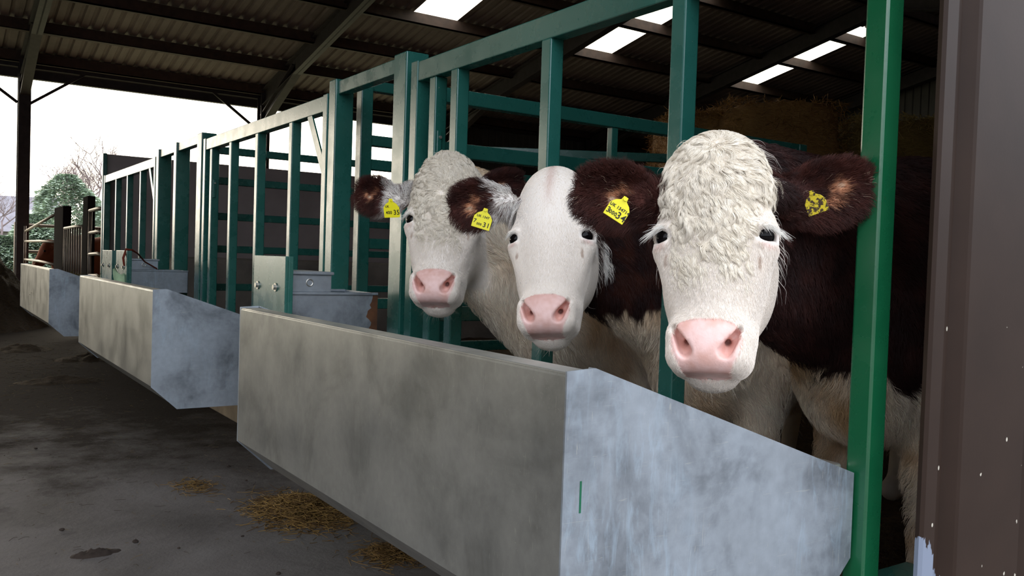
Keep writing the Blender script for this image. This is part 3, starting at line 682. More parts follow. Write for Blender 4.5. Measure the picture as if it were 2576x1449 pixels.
# ------------------------------------------------------------------ cattle
def smin(a, b, k):
    h = np.maximum(k-np.abs(a-b), 0)/k; return np.minimum(a, b)-h*h*k*.25
def smax(a, b, k): return -smin(-a, -b, k)
def ell(p, c, r):
    q = (p-np.array(c, np.float32))/np.array(r, np.float32); k0 = np.sqrt((q*q).sum(1)); k1 = np.sqrt(((q/np.array(r, np.float32))**2).sum(1))+1e-9
    return k0*(k0-1)/k1
def cap(p, a, b, r1, r2, s=(1, 1, 1)):
    s = np.array(s, np.float32); a = np.array(a, np.float32)/s; b = np.array(b, np.float32)/s; q = p/s-a; ba = b-a
    h = np.clip(q@ba/(ba@ba), 0, 1); return (np.linalg.norm(q-h[:, None]*ba, axis=1)-(r1+(r2-r1)*h))*s.min()
def surface_nets(F_, lo, hi, h):
    """mesh of the zero level of F_ in a box; only cells near the surface are evaluated finely"""
    lo = np.array(lo, float); n = np.ceil((np.array(hi)-lo)/h).astype(int)+1
    c = 4; nc = (n//c)+2
    g = np.stack(np.meshgrid(*[lo[i]+np.arange(nc[i])*h*c for i in range(3)], indexing='ij'), -1).reshape(-1, 3).astype(np.float32)
    D = F_(g).reshape(nc)
    up = D
    for ax in range(3): up = np.repeat(up, c, axis=ax)
    up = up[:n[0], :n[1], :n[2]].copy()
    # distance at the block corner bounds the block
    mask = np.abs(up) < h*c*2.6
    idx = np.argwhere(mask); P = (lo+idx*h).astype(np.float32); val = np.empty(len(P), np.float32)
    for s_ in range(0, len(P), 400000): val[s_:s_+400000] = F_(P[s_:s_+400000])
    up[mask] = val; D = up; S = D < 0
    acc = np.zeros(tuple(n-1)+(3,), np.float32); cnt = np.zeros(tuple(n-1), np.float32)
    sl = lambda a, b, ax: tuple(slice(a if i == ax else None, b if i == ax else None) for i in range(3))
    for ax in range(3):
        A = D[sl(None, -1, ax)]; B = D[sl(1, None, ax)]; cr = (A < 0) != (B < 0)
        t = np.where(cr, A/(A-B+1e-12), 0); o1, o2 = [i for i in range(3) if i != ax]
        ii = np.argwhere(cr); tv = t[cr]
        pos = ii.astype(np.float32); pos[:, ax] += tv
        for d1 in (0, 1):
            for d2 in (0, 1):
                cc = ii.copy(); cc[:, o1] -= d1; cc[:, o2] -= d2
                ok = (cc[:, o1] >= 0) & (cc[:, o2] >= 0) & (cc[:, o1] < n[o1]-1) & (cc[:, o2] < n[o2]-1); q = cc[ok]
                np.add.at(acc, (q[:, 0], q[:, 1], q[:, 2]), pos[ok]); np.add.at(cnt, (q[:, 0], q[:, 1], q[:, 2]), 1)
    vid = -np.ones(tuple(n-1), np.int64); has = cnt > 0; vid[has] = np.arange(has.sum())
    V = lo+acc[has]/cnt[has][:, None]*h; Fs = []
    for ax in range(3):
        A = S[sl(None, -1, ax)]; B = S[sl(1, None, ax)]; ii = np.argwhere(A != B); inside = A[tuple(ii.T)]
        o1, o2 = [(1, 2), (2, 0), (0, 1)][ax]
        ok = (ii[:, o1] > 0) & (ii[:, o2] > 0) & (ii[:, o1] < n[o1]-1) & (ii[:, o2] < n[o2]-1); ii = ii[ok]; inside = inside[ok]
        def cid(d1, d2):
            q = ii.copy(); q[:, o1] -= d1; q[:, o2] -= d2; return vid[tuple(q.T)]
        f = np.stack([cid(1, 1), cid(0, 1), cid(0, 0), cid(1, 0)], 1); f[~inside] = f[~inside][:, ::-1]; Fs.append(f)
    Fs = np.concatenate(Fs); Fs = Fs[(Fs >= 0).all(1)]
    return V, Fs
def vnormals(V, Fc):
    a = V[Fc[:, 2]]-V[Fc[:, 0]]; b = V[Fc[:, 3]]-V[Fc[:, 1]]; n = np.cross(a, b); N = np.zeros_like(V)
    for k in range(4): np.add.at(N, Fc[:, k], n)
    return N/(np.linalg.norm(N, axis=1, keepdims=True)+1e-12)
def vnoise(P, s, seed=0):
    """smooth value noise, one octave"""
    q = np.asarray(P)*s+seed*17.3; i = np.floor(q).astype(np.int64); f = q-i; f = f*f*(3-2*f); r = 0
    for d in range(8):
        o = np.array([d & 1, (d >> 1) & 1, (d >> 2) & 1]); c = i+o
        h = np.sin(c[:, 0]*127.1+c[:, 1]*311.7+c[:, 2]*74.7+seed)*43758.5453; h = h-np.floor(h)
        w = np.prod(np.where(o == 1, f, 1-f), 1); r = r+h*w
    return r*2-1
def head_pose(ex, ey, dp, yaw, pit, rol, sc):
    def rv(r):
        return np.array(Matrix.Rotation(np.linalg.norm(r), 3, Vector(r)) if np.linalg.norm(r) > 1e-9 else Matrix.Identity(3))
    O = at_depth(ex, ey, dp); w = _nrm(CAM-O); u = _nrm(np.cross([0, 0, 1.], w)); v = -np.cross(w, u)
    M = np.stack([u, v, w], 1)@rv((0, yaw, 0))@rv((-pit, 0, 0))@rv((0, 0, rol))
    return O, M, sc
class Head:
    """local frame: u to the right in the photo, v down the face (0 at the poll, about .5 at the lips), w out of the forehead"""
    def __init__(s, pose): s.O, s.M, s.sc = pose; s.o = np.array([0, .205, -.05])
    def W(s, p): return s.O+((np.asarray(p, float)-s.o)*s.sc)@s.M.T
    def Wv(s, d): return np.asarray(d, float)@s.M.T
    def L(s, P): return ((P-s.O)@s.M)/s.sc+s.o
    def sdf(s, P):
        p = s.L(P).astype(np.float32); q = p.copy(); q[:, 0] = np.abs(q[:, 0])     # mirrored halves
        d = ell(p, (0, .105, -.105), (.100, .105, .092))
        d = smin(d, ell(p, (0, .04, -.115), (.062, .055, .062)), .05)
        d = smin(d, ell(p, (0, .175, -.075), (.097, .125, .058)), .04)
        d = smin(d, ell(q, (.084, .205, -.082), (.036, .050, .042)), .022)       # brow and orbit
        d = smin(d, cap(p, (0, .20, -.078), (0, .40, -.056), .074, .050, (1, 1, .92)), .04)
        d = smin(d, ell(q, (.072, .255, -.155), (.038, .112, .080)), .035)        # cheek
        d = smin(d, cap(q, (.062, .19, -.215), (.034, .44, -.120), .043, .028), .04)
        d = smin(d, ell(p, (0, .30, -.13), (.062, .15, .075)), .04)
        d = smin(d, ell(q, (.044, .305, -.098), (.044, .115, .058)), .035)       # sides of the face
        d = smin(d, cap(q, (.092, .238, -.072), (.056, .345, -.066), .017, .010), .030)   # bony crest under the eye
        b_ = np.abs(p-np.array((0, .434, -.060), np.float32))-np.array((.042, .016, .024), np.float32)
        box = np.sqrt((np.maximum(b_, 0)**2).sum(1))+np.minimum(b_.max(1), 0)-.034
        d = smin(d, box, .040)                                                   # square muzzle
        d = smin(d, ell(p, (0, .430, -.022), (.052, .040, .025)), .016)          # nose pad
        d = smin(d, cap(q, (.060, .404, -.040), (.055, .446, -.026), .010, .012), .014)   # nostril wings
        chin = ell(p, (0, .474, -.114), (.050, .031, .046))
        d = smin(d, chin, .010)
        d = smax(d, -cap(q, (0, .486, -.075), (.050, .478, -.088), .0030, .0030), .005)
        # nostrils: slanted comma shaped holes
        d = smax(d, -cap(q, (.036, .449, -.001), (.059, .403, -.018), .0125, .0075), .006)
        d = smax(d, -cap(q, (.038, .444, -.014), (.053, .410, -.028), .0095, .0070), .006)
        d = smax(d, -cap(q, (.042, .436, -.006), (.034, .418, -.050), .0075, .006), .006)
        # philtrum and mouth line
        # eye socket slit
        d = smax(d, -ell(q, (.107, .212, -.050), (.0205, .0172, .0265)), .007)
        # lids
        lid = cap(q, (.087, .1955, -.034), (.114, .190, -.058), .0055, .0050); d = smin(d, lid, .009)
        lid = cap(q, (.090, .2275, -.040), (.114, .2235, -.062), .0045, .0045); d = smin(d, lid, .008)
        return d*s.sc
class Ear:
    def __init__(s, root, tip, facing, hw, base, cup=5., peak=.45, pt=.5, w0=.5, st=1.):
        s.r = np.array(root, float); t = np.array(tip, float); s.L = np.linalg.norm(t-s.r); s.a = (t-s.r)/s.L
        f = _nrm(np.array(facing, float)); s.n = _nrm(f-s.a*(f@s.a)); s.b = np.cross(s.n, s.a); s.hw = hw; s.base = np.array(base, float); s.cup = cup; s.pk = peak; s.pt = pt; s.w0 = w0; s.st = st
    def loc(s, P): q = P-s.r; return q@s.a, q@s.b, q@s.n
    def width(s, t):
        t = np.clip(t, 0, 1); return s.hw*(np.where(t < s.pk, s.w0+(1-s.w0)*np.sin(PI/2*t/s.pk), np.sqrt(np.maximum(1-((t-s.pk)/(1-s.pk))**2.1, 0))))
    def sdf(s, P):
        A, B, N = s.loc(P); w = s.width(A/s.L)
        cup = s.cup*B*B-.012*np.sin(np.clip(A/s.L, 0, 1)*PI)
        sh = np.abs(N-cup)*.82-(.0075-.003*np.clip(A/s.L, 0, 1)); ol = np.maximum(np.abs(B)-w, np.maximum(A-s.L, -A-.01))
        d = smax(sh, ol*.75, .006)
        return smin(d, cap(P.astype(np.float32), s.base, s.r+s.a*.025, .036*s.st, .026*s.st), .022)
    def P(s, t, b, off=.0):      # point on the cupped inner face
        B = b*s.width(np.array(t)); cup = s.cup*B*B-.012*math.sin(t*PI); return s.r+s.a*t*s.L+s.b*B+s.n*(cup+off)
def mixc(a, b, t): t = np.clip(t, 0, 1)[:, None]; return a*(1-t)+b*t
def sstep(x, a, b): t = np.clip((x-a)/(b-a), 0, 1); return t*t*(3-2*t)
WHITE = lin(247, 239, 231); CREAM = lin(230, 208, 180); DKB = lin(82, 43, 35); DKB2 = lin(40, 20, 18); PEACH = lin(214, 150, 112); PINK = lin(244, 204, 196); PINKD = lin(222, 168, 152); TAN = lin(196, 154, 102)
def scatter(V, Fc, N, n, dens):
    """n roots on the surface, weighted by area and the density function"""
    T = np.concatenate([Fc[:, [0, 1, 2]], Fc[:, [0, 2, 3]]]); a, b, c = V[T[:, 0]], V[T[:, 1]], V[T[:, 2]]
    ar = np.linalg.norm(np.cross(b-a, c-a), axis=1)*.5; w = ar*dens((a+b+c)/3, N[T[:, 0]]); w = w/w.sum()
    t = RG.choice(len(T), n, p=w); r1 = np.sqrt(RG.random(n))[:, None]; r2 = RG.random(n)[:, None]
    Q = (1-r1)*a[t]+r1*(1-r2)*b[t]+r1*r2*c[t]; M_ = (1-r1)*N[T[t, 0]]+r1*(1-r2)*N[T[t, 1]]+r1*r2*N[T[t, 2]]
    return Q, M_/(np.linalg.norm(M_, axis=1, keepdims=True)+1e-9)
def comb(Q, N, dirv, L, lift, K=5, wave=0, wl=.025, clump=.0, cell=.012, jit=.25, droop=0., hug=0., flowf=0.):
    """grows combed strands; wave = side to side amplitude (array), clump pulls tips together"""
    n = len(Q); T = dirv-N*(dirv*N).sum(1, keepdims=True)+RG.normal(0, jit, (n, 3)); T -= N*(T*N).sum(1, keepdims=True); T /= np.linalg.norm(T, axis=1, keepdims=True)+1e-9
    B = np.cross(N, T); L = np.broadcast_to(np.asarray(L, float), (n,))*(.75+.5*RG.random(n)); lift = np.broadcast_to(np.asarray(lift, float), (n,)); wave = np.broadcast_to(np.asarray(wave, float), (n,))
    key = np.floor(Q/cell+(.16 if flowf else .12)*RG.normal(0, 1, (n, 3))).astype(np.int64); kk = (key*np.array([73856093, 19349663, 83492791])).sum(1)
    _, inv = np.unique(kk, return_inverse=True); cnt = np.bincount(inv)
    ph = (RG.random(len(cnt))*2*PI)[inv]+RG.normal(0, .25, n); sgn = np.where(RG.random(len(cnt)) < .5, -1, 1)[inv]
    if flowf: ph = 7*vnoise(Q, flowf, 31)+3*vnoise(Q, flowf*2.3, 32)+RG.normal(0, .22, n); sgn = 1.; cr_ = RG.random(len(cnt))[inv]; L = L*(.65+.7*cr_); lift = lift*(.35+1.5*RG.random(len(cnt))[inv]); T = T+B*(RG.normal(0, .22, len(cnt))[inv])[:, None]; T /= np.linalg.norm(T, axis=1, keepdims=True); B = np.cross(N, T); wl = wl*(.75+.7*RG.random(len(cnt))[inv])
    out = np.zeros((n, K, 3)); s = np.linspace(0, 1, K)
    for k in range(K):
        t = s[k]; d = L*t; sn = np.sin(ph+2*PI*d/wl)-np.sin(ph); cs = np.cos(ph+2*PI*d/wl)-np.cos(ph)
        out[:, k] = Q+T*d[:, None]*math.sqrt(1-.2*t)+N*(lift*L*(math.sin(t*PI*.62)))[:, None]+B*(wave*sn*sgn*min(1, t*2.2))[:, None]+N*(wave*.55*cs*min(1, t*2))[:, None]
        out[:, k, 2] -= droop*t*t*L
        if hug: out[:, k] -= N*((L*t)**2/(2*hug))[:, None]
    if clump > 0:
        mean = np.stack([np.stack([np.bincount(inv, out[:, k, j])/cnt for j in range(3)], 1)[inv] for k in range(K)], 1)
        out += (mean-out)*(clump*s**.8)[None, :, None]
    return out, inv
def make_cow(name, label, pose, ears, body_sdf, colour, head_box, body_box, fur_fn, eyes=(1, 1), tags=(), neck=None):
    t = empty(name, (float(body_box[0][0]+body_box[1][0])/2, float(body_box[0][1]+body_box[1][1])/2, .16))
    hd = Head(pose)
    def F_(P):
        d = hd.sdf(P); b = body_sdf(P, hd); d = smin(d, b, .05)
        for e in ears: d = smin(d, e.sdf(P), .008)
        return d
    lo, hi = np.array(head_box[0]), np.array(head_box[1])
    Vh, Fh = surface_nets(F_, lo, hi, .0036)
    Vb, Fb = surface_nets(lambda P: smin(hd.sdf(P), body_sdf(P, hd), .05), body_box[0], body_box[1], .014)
    c = Vb[Fb].mean(1); inside = ((c > lo+.012) & (c < hi-.012)).all(1); Fb = Fb[~inside]
    V = np.concatenate([Vh, Vb]); Fc = np.concatenate([Fh, Fb+len(Vh)])
    used = np.unique(Fc); rm = -np.ones(len(V), np.int64); rm[used] = np.arange(len(used)); V = V[used]; Fc = rm[Fc]
    N = vnormals(V, Fc)
    colr = colour(V, N, hd, ears)
    o = np_mesh('body', V, Fc, SKIN, t)
    ca = o.data.color_attributes.new('col', 'FLOAT_COLOR', 'POINT'); c4 = np.ones((len(V), 4), np.float32); c4[:, :3] = colr; ca.data.foreach_set('color', c4.ravel())
    # nose pad gets its own gloss
    l = hd.L(V[Fc].mean(1)); pad = nose_mask(l) > .5
    o.data.materials.append(NOSE); o.data.polygons.foreach_set('material_index', pad.astype(np.int32))
    for k, s_ in enumerate((-1, 1)):
        if not eyes[k]: continue
        m = MB(); bmesh.ops.create_uvsphere(m.bm, u_segments=28, v_segments=18, radius=.0215*hd.sc); p = hd.W((s_*.0925, .2095, -.0600))
        e = m.build('eye', EYE, t, True, loc=None); e.location = Vector(p)-t.location; e.matrix_parent_inverse = Matrix.Identity(4)
    for tg in tags: ear_tag(t, *tg)
    fur_fn(t, V, Fc, N, hd, ears, colour)
    tag(t, label, 'cow', 'white faced cattle at the feed barrier'); return t, hd
def nose_mask(l):
    u, v, w = np.abs(l[:, 0]), l[:, 1], l[:, 2]
    half = np.interp(v, [.384, .392, .402, .430, .450, .466, .480, .492], [.020, .046, .062, .065, .060, .052, .046, .042])
    edge = np.minimum(half-u, np.minimum(v-.386, .490-v)); return sstep(edge, -.003, .003)*(w > -.075)*(w > -.062-.03*(v > .47))
def ear_tag(t, pos, xdir, ydir, w, h, lines, mat=None, stem=True, label=None):
    """a plastic tag: plate with clipped upper corners, stem stud and stamped figures"""
    pos = np.array(pos, float); x = _nrm(np.array(xdir, float)); y = np.array(ydir, float); y = _nrm(y-x*(y@x)); z = np.cross(x, y)
    m = MB(); prof = [(-w/2, -h*.5), (w/2, -h*.5), (w/2, h*.12), (w*.34, h*.34), (w*.13, h*.46), (w*.11, h*.66), (-w*.11, h*.66), (-w*.13, h*.46), (-w*.34, h*.34), (-w/2, h*.12)]
    m.prism(prof, 'z', -.0008, .0008); bmesh.ops.bevel(m.bm, geom=[e for e in m.bm.edges], offset=.0005, segments=1, affect='EDGES')
    M = Matrix(((x[0], y[0], z[0], pos[0]), (x[1], y[1], z[1], pos[1]), (x[2], y[2], z[2], pos[2]), (0, 0, 0, 1)))
    bmesh.ops.transform(m.bm, matrix=M, verts=m.bm.verts)
    tg = m.build('ear_tag', mat or YELLOW, t); tag(tg, label)
    m = MB(); q = pos+y*h*.56; m.tube([q-z*.004, q+z*.004], .0042, 10); m.build('stud', mat or YELLOW, tg)
    for txt, tx, ty, sz in lines:
        cu = bpy.data.curves.new('figures', 'FONT'); cu.body = txt; cu.size = sz; cu.align_x = 'CENTER'; cu.align_y = 'CENTER'; cu.extrude = .00025; cu.offset = .0002; cu.space_character = 1.12
        cu.materials.append(INK); fo = bpy.data.objects.new('figures_outline', cu); COL.objects.link(fo)
        bpy.context.view_layer.update(); me = bpy.data.meshes.new_from_object(fo.evaluated_get(bpy.context.evaluated_depsgraph_get())); bpy.data.objects.remove(fo)
        if not me.materials: me.materials.append(INK)
        fo = bpy.data.objects.new('figures', me); COL.objects.link(fo)
        P_ = pos+x*tx*w+y*ty*h+z*.0013
        MM = Matrix(((x[0], y[0], z[0], P_[0]), (x[1], y[1], z[1], P_[1]), (x[2], y[2], z[2], P_[2]), (0, 0, 0, 1)))
        fo.parent = tg; fo.matrix_parent_inverse = Matrix.Identity(4); fo.matrix_basis = MM
def body_fn(bx, by, bz_top, zb, ang, neck_r=(.12, .24), thr=(.055, .10), thx=-.08, nb=(0, .085, -.215)):
    """cow's trunk from shoulder point (bx,by) backwards along +X turned by ang"""
    ca, sa = math.cos(ang), math.sin(ang)
    def f(P, hd):
        q = P-np.array([bx, by, 0]); l = np.stack([q[:, 0]*ca+q[:, 1]*sa, -q[:, 0]*sa+q[:, 1]*ca, q[:, 2]], 1).astype(np.float32)
        zc = (bz_top+zb)/2; hh = (bz_top-zb)/2
        d = ell(l, (.12, 0, zc), (.36, .235, hh)); d = smin(d, ell(l, (.60, 0, zc-.01), (.55, .285, hh)), .1)
        d = smin(d, ell(l, (1.12, 0, zc+.06), (.42, .25, hh*.86)), .1)
        d = smin(d, ell(l, (-.10, 0, zb+.20), (.16, .12, .17)), .10)                    # brisket
        q2 = l.copy(); q2[:, 1] = np.abs(q2[:, 1])
        d = smin(d, cap(q2, (.05, .13, zb+.18), (.03, .13, .55), .10, .052), .06); d = smin(d, cap(q2, (.03, .13, .55), (.04, .13, .20), .048, .034), .03)
        d = smin(d, ell(q2, (.02, .13, .165), (.06, .042, .05)), .02)
        d = smin(d, cap(q2, (1.22, .12, zb+.30), (1.12, .14, .62), .14, .075), .07); d = smin(d, cap(q2, (1.12, .14, .64), (1.27, .14, .52), .06, .045), .03)
        d = smin(d, cap(q2, (1.27, .14, .52), (1.22, .14, .20), .045, .034), .03); d = smin(d, ell(q2, (1.20, .14, .165), (.06, .042, .05)), .02)
        d = smin(d, cap(l, (1.50, 0, bz_top-.08), (1.58, 0, .55), .035, .018), .03)      # tail
        # neck from the back of the skull to the shoulder, deeper than wide
        a = hd.W(nb); qa = a-np.array([bx, by, 0]); a = np.array([qa[0]*ca+qa[1]*sa, -qa[0]*sa+qa[1]*ca, a[2]])
        d = smin(d, cap(l, a, (.02, 0, zc+.06), neck_r[0], neck_r[1], (1, .62, 1)), .09)
        a2 = hd.W((0, .24, -.20)); qa = a2-np.array([bx, by, 0]); a2 = np.array([qa[0]*ca+qa[1]*sa, -qa[0]*sa+qa[1]*ca, a2[2]])
        d = smin(d, cap(l, a2, (thx, 0, zb+.24), thr[0], thr[1], (1, .8, 1)), .09)            # throat and dewlap
        return d
    return f

def ear_part(P, ears):
    """for each point: index of the ear it lies on (-1 none), t along, b across (-1..1), inner side flag"""
    ix = -np.ones(len(P), int); T = np.zeros(len(P)); Bq = np.zeros(len(P)); I = np.zeros(len(P), bool)
    for k, e in enumerate(ears):
        A, B, N = e.loc(P); w = e.width(A/e.L); cup = e.cup*B*B-.012*np.sin(np.clip(A/e.L, 0, 1)*PI)
        on = (A > .0) & (A < e.L+.02) & (np.abs(B) < w+.015) & (np.abs(N-cup) < .035)
        on |= (A > -.035) & (A < .03) & (B*B+N*N < .05**2)
        ix[on] = k; T[on] = (A/e.L)[on]; Bq[on] = (B/(w+1e-4))[on]; I[on] = (N > cup)[on]
    return ix, T, Bq, I
def ear_colour(P, col, ears, base_white, peach=1.):
    ix, T, B, I = ear_part(P, ears); on = ix >= 0; n = vnoise(P, 60, 3)
    c = mixc(np.broadcast_to(DKB, P.shape), np.broadcast_to(DKB2, P.shape), .5+.5*n)
    pt = np.array([ears[k].pt if k >= 0 else 0 for k in ix]); n4 = vnoise(P, 110, 8)
    pe = np.exp(-((T-pt)/.15)**2-((B-.15)/.34)**2)*I*peach+.8*np.exp(-((T-pt+.16)/.10)**2-((B+.30)/.22)**2)*I; pe2 = np.exp(-((T-pt)/.07)**2-((B-.15)/.16)**2)*I
    c = mixc(c, np.broadcast_to(PEACH, P.shape), sstep(pe*(1+.5*n4)+.30*n*I, .38, .95)*.85); c = mixc(c, np.broadcast_to(CREAM, P.shape), .6*sstep(pe2+.2*n*I, .5, .9))
    bw = np.array([base_white[k] if k >= 0 else 0 for k in ix]); c = mixc(c, np.broadcast_to(WHITE, P.shape), sstep(bw-T+.12*n, -.06, .06)*(bw > 0))
    col[on] = c[on]; return col
def face_skin(P, l, col):
    u, v, w = np.abs(l[:, 0]), l[:, 1], l[:, 2]; n = vnoise(P, 45, 1); n2 = vnoise(P, 130, 2)
    nm = nose_mask(l); c = mixc(np.broadcast_to(PINK, P.shape), np.broadcast_to(PINKD, P.shape), .35+.4*n+.3*n2)
    hole = np.exp(-(((u-.046+.4*(v-.428))/.010)**2+((v-.428)/.026)**2)); c = mixc(c, np.broadcast_to(lin(190, 118, 100), P.shape), .6*hole)
    rim = nm*(1-sstep(np.abs(nm), .6, .99)); col = mixc(col, c, nm); col = mixc(col, np.broadcast_to(lin(150, 96, 74), P.shape), sstep(rim+.5*n2, .7, 1)*.5)
    ey = (w > -.085)*np.exp(-(((u-.103)/.012)**2+((v-.229)/.006)**2)); col = mixc(col, np.broadcast_to(lin(214, 150, 142), P.shape), .4*ey)
    lidr = (w > -.09)*np.exp(-(((u-.104)/.022)**2+((v-.209)/.021)**2)); col = mixc(col, np.broadcast_to(lin(120, 84, 74), P.shape), .55*sstep(lidr, .55, 1))
    tear = (w > -.09)*np.exp(-(((u-.088-.02*(v-.25))/.007)**2+((v-.262)/.020)**2)); col = mixc(col, np.broadcast_to(lin(150, 104, 62), P.shape), sstep(tear+.35*n2, .6, 1.)*.55)
    lip = 0*np.exp(-((v-.474)/.004)**2)*(u < .045)*(w < -.04)*(w > -.1); col = mixc(col, np.broadcast_to(lin(190, 120, 112), P.shape), .5*lip)
    return col
def head_mask(l): return sstep(l[:, 2]+.04*sstep(l[:, 1], .22, .40)*1.5, -.185, -.165)*(1-sstep(np.abs(l[:, 0]), .094, .100)*(1-sstep(l[:, 1], .165, .175))*(1-sstep(l[:, 2], -.085, -.075)))
def body_colour(P, l, zthr, amp, dirt, hm, brown=(DKB2, DKB), stain=0.5):
    n = vnoise(P, 9, 5); n2 = vnoise(P, 28, 6); n3 = vnoise(P*np.array([1, 1, .35]), 60, 7)
    wh = mixc(np.broadcast_to(lin(250, 236, 218), P.shape), np.broadcast_to(lin(236, 208, 172), P.shape), .5+.5*n); wh = mixc(wh, np.broadcast_to(TAN, P.shape), stain*sstep(n2*.6+n*.8, .05, .9))
    br = mixc(np.broadcast_to(brown[0], P.shape), np.broadcast_to(brown[1], P.shape), .12+.35*n2)
    m = sstep(P[:, 2]-(zthr(P)+amp*(n+.7*n2+.35*n3)), -.008, .008)
    c = mixc(wh, br, m); return mixc(c, np.broadcast_to(WHITE, P.shape)*np.array([1, .985, .96]), hm)
def coat(t, V, Fc, N, hd, ears, colour, spec):
    """spec: numbers and lengths for this animal"""
    g = lambda k, d=None: spec.get(k, d)
    clear = lambda l: (1-nose_mask(l))*(1-1.0*(np.exp(-(((np.abs(l[:, 0])-.105)/.028)**2+((l[:, 1]-.211)/.0175)**2)) > .40))*(1-.9*(np.exp(-(((np.abs(l[:, 0])-.043)/.014)**2+((l[:, 1]-.43)/.028)**2)) > .5))
    def flow(l, whorl):
        d = np.stack([l[:, 0], (l[:, 1]-whorl)*1.05+.035, np.zeros(len(l))], 1); d /= np.linalg.norm(d, axis=1, keepdims=True)
        k = sstep(l[:, 1], .16, .34)[:, None]; dn = np.stack([l[:, 0]*1.5, np.ones(len(l))*.8, np.zeros(len(l))], 1); d = d*(1-k)+dn*k
        back = (l[:, 2] < -.10)[:, None]*np.array([0, -.2, -.8]); return d+back
    on_head = lambda l: head_mask(l)*sstep(-l[:, 1], -.56, -.52)*(np.abs(l[:, 0]) < .17)
    # long crown and forehead hair
    def dens(c, nn):
        l = hd.L(c); return on_head(l)*clear(l)*(np.exp(-(((np.abs(l[:, 0])-.105)/.034)**2+((l[:, 1]-.198)/.036)**2)) < .42)*(1-sstep(np.abs(l[:, 0]), .066, .080)*sstep(l[:, 1], .195, .21))*sstep(-l[:, 1], -g('crown_end', .34), -.2)*(ear_part(c, ears)[0] < 0)*(.15+sstep(l[:, 2], -.2, -.12))
    n = g('crown_n', 52000)
    if n:
        Q, Nn = scatter(V, Fc, N, n, dens); l = hd.L(Q); Ln = np.interp(l[:, 1], [0, .12, .2, .3, .36], g('crown_L', [.060, .056, .046, .026, .010]))
        Ln = Ln*(1-.62*sstep(np.abs(l[:, 0]), .055, .085)*sstep(l[:, 1], .09, .14)); wv = np.interp(l[:, 1], [0, .2, .33], g('crown_wave', [.0050, .0060, .0015])); lf = np.interp(l[:, 1], [0, .1, .3], g('crown_lift', [.17, .12, .08]))
        wh = g('whorl', .05); dv = hd.Wv(flow(l, wh)); sw = vnoise(Q, 22, 11)[:, None]*g('swirl', .5)+vnoise(Q, 60, 12)[:, None]*g('swirl', .5)*.6
        dv = dv+np.cross(Nn, dv)*sw
        S, inv = comb(Q, Nn, dv, Ln, lf, 12, wv, g('crown_wl', .042), g('crown_clump', .80), g('crown_cell', .0085), .10, 0, .17, g('crown_flow', 16.))
        c = colour(Q, Nn, hd, ears); r = RG.random((n, 1)); ci = (np.sin(inv*12.9898)*43758.5)%1
        c = c*np.array([1.03, 1.04, 1.0]); c = mixc(np.minimum(c, .97), np.broadcast_to(lin(206, 184, 146), c.shape), g('crown_tan', .34)*(.35*ci+.75*r[:, 0])); strands('crown_hair', S, c, .00042, FUR, t)
    # short face hair
    def dens2(c, nn):
        l = hd.L(c); return on_head(l)*clear(l)*(ear_part(c, ears)[0] < 0)*(.35+sstep(l[:, 1], .15, .3))
    n = g('face_n', 42000); Q, Nn = scatter(V, Fc, N, n, dens2); l = hd.L(Q); Ln = np.interp(l[:, 1], [0, .3, .4, .5], g('face_L', [.012, .010, .007, .008]))
    dv = hd.Wv(flow(l, .05)+np.array([0, .15, 0])); S, inv = comb(Q, Nn, dv, Ln, g('face_lift', .22), 4, 0, .03, g('face_clump', .3), .006, .22)
    c = colour(Q, Nn, hd, ears); c = mixc(c, np.broadcast_to(CREAM, c.shape), .25*RG.random(n)*(c[:, 0] > .6)); strands('face_hair', S, c, .00032, FUR, t)
    # ears
    def dens3(c, nn): ix, T, B, I = ear_part(c, ears); pt = np.array([ears[k].pt if k >= 0 else 0 for k in ix]); pe = np.exp(-((T-pt)/.15)**2-((B-.15)/.34)**2)*I; return (ix >= 0)*(1-.55*sstep(pe, .4, .8))*(.6+.8*np.abs(B))
    n = g('ear_n', 16000); Q, Nn = scatter(V, Fc, N, n, dens3); ix, T, B, I = ear_part(Q, ears); dv = np.zeros_like(Q)
    for k, e in enumerate(ears): mk = ix == k; dv[mk] = e.a*(.55+.5*T[mk])[:, None]+e.b*(B[mk]*1.1)[:, None]+RG.normal(0, .1, (mk.sum(), 3))
    S, inv = comb(Q, Nn, dv, g('ear_L', .026)*(.6+.7*np.abs(B)), .30, 6, .0012, .03, .45, .008, .3, .12)
    c = colour(Q, Nn, hd, ears); rr = RG.random(n); c = mixc(c, np.broadcast_to(DKB, c.shape), (rr < .30)*(c[:, 0] > .3)*1.); c = mixc(c, np.broadcast_to(CREAM, c.shape), (rr > .985)*.5*I*(np.abs(B) < .6)); c = c*(.75+.5*RG.random((n, 1))); strands('ear_hair', S, np.clip(c, 0, 1), .00036, FUR, t)
    # body and neck
    def dens4(c, nn):
        l = hd.L(c); return (1-on_head(l))*(ear_part(c, ears)[0] < 0)*(c[:, 2] > .3)*np.exp(-np.maximum(c[:, 0]-2.0, 0)*1.6)*(.25+1.0*((nn*(CAM-c)).sum(1) > 0))
    n = g('body_n', 50000); Q, Nn = scatter(V, Fc, N, n, dens4); dv = np.tile(np.array([.55, .05, -.9]), (n, 1)); c = colour(Q, Nn, hd, ears); wht = c[:, 0] > .35
    sw = vnoise(Q, 10, 21)[:, None]*.9; dv = dv+np.cross(Nn, dv)*sw
    S, inv = comb(Q, Nn, dv, np.where(wht, g('white_L', .04), g('brown_L', .026)), .28, 6, np.where(wht, .003, .0015), .05, .5, .016, .22, .15)
    c = c*(.72+.5*RG.random((n, 1))); strands('body_hair', S, np.clip(c, 0, 1), .00055, FUR, t)
    # lashes above the outer corners and whiskers under the chin
    E_, C_ = [], []
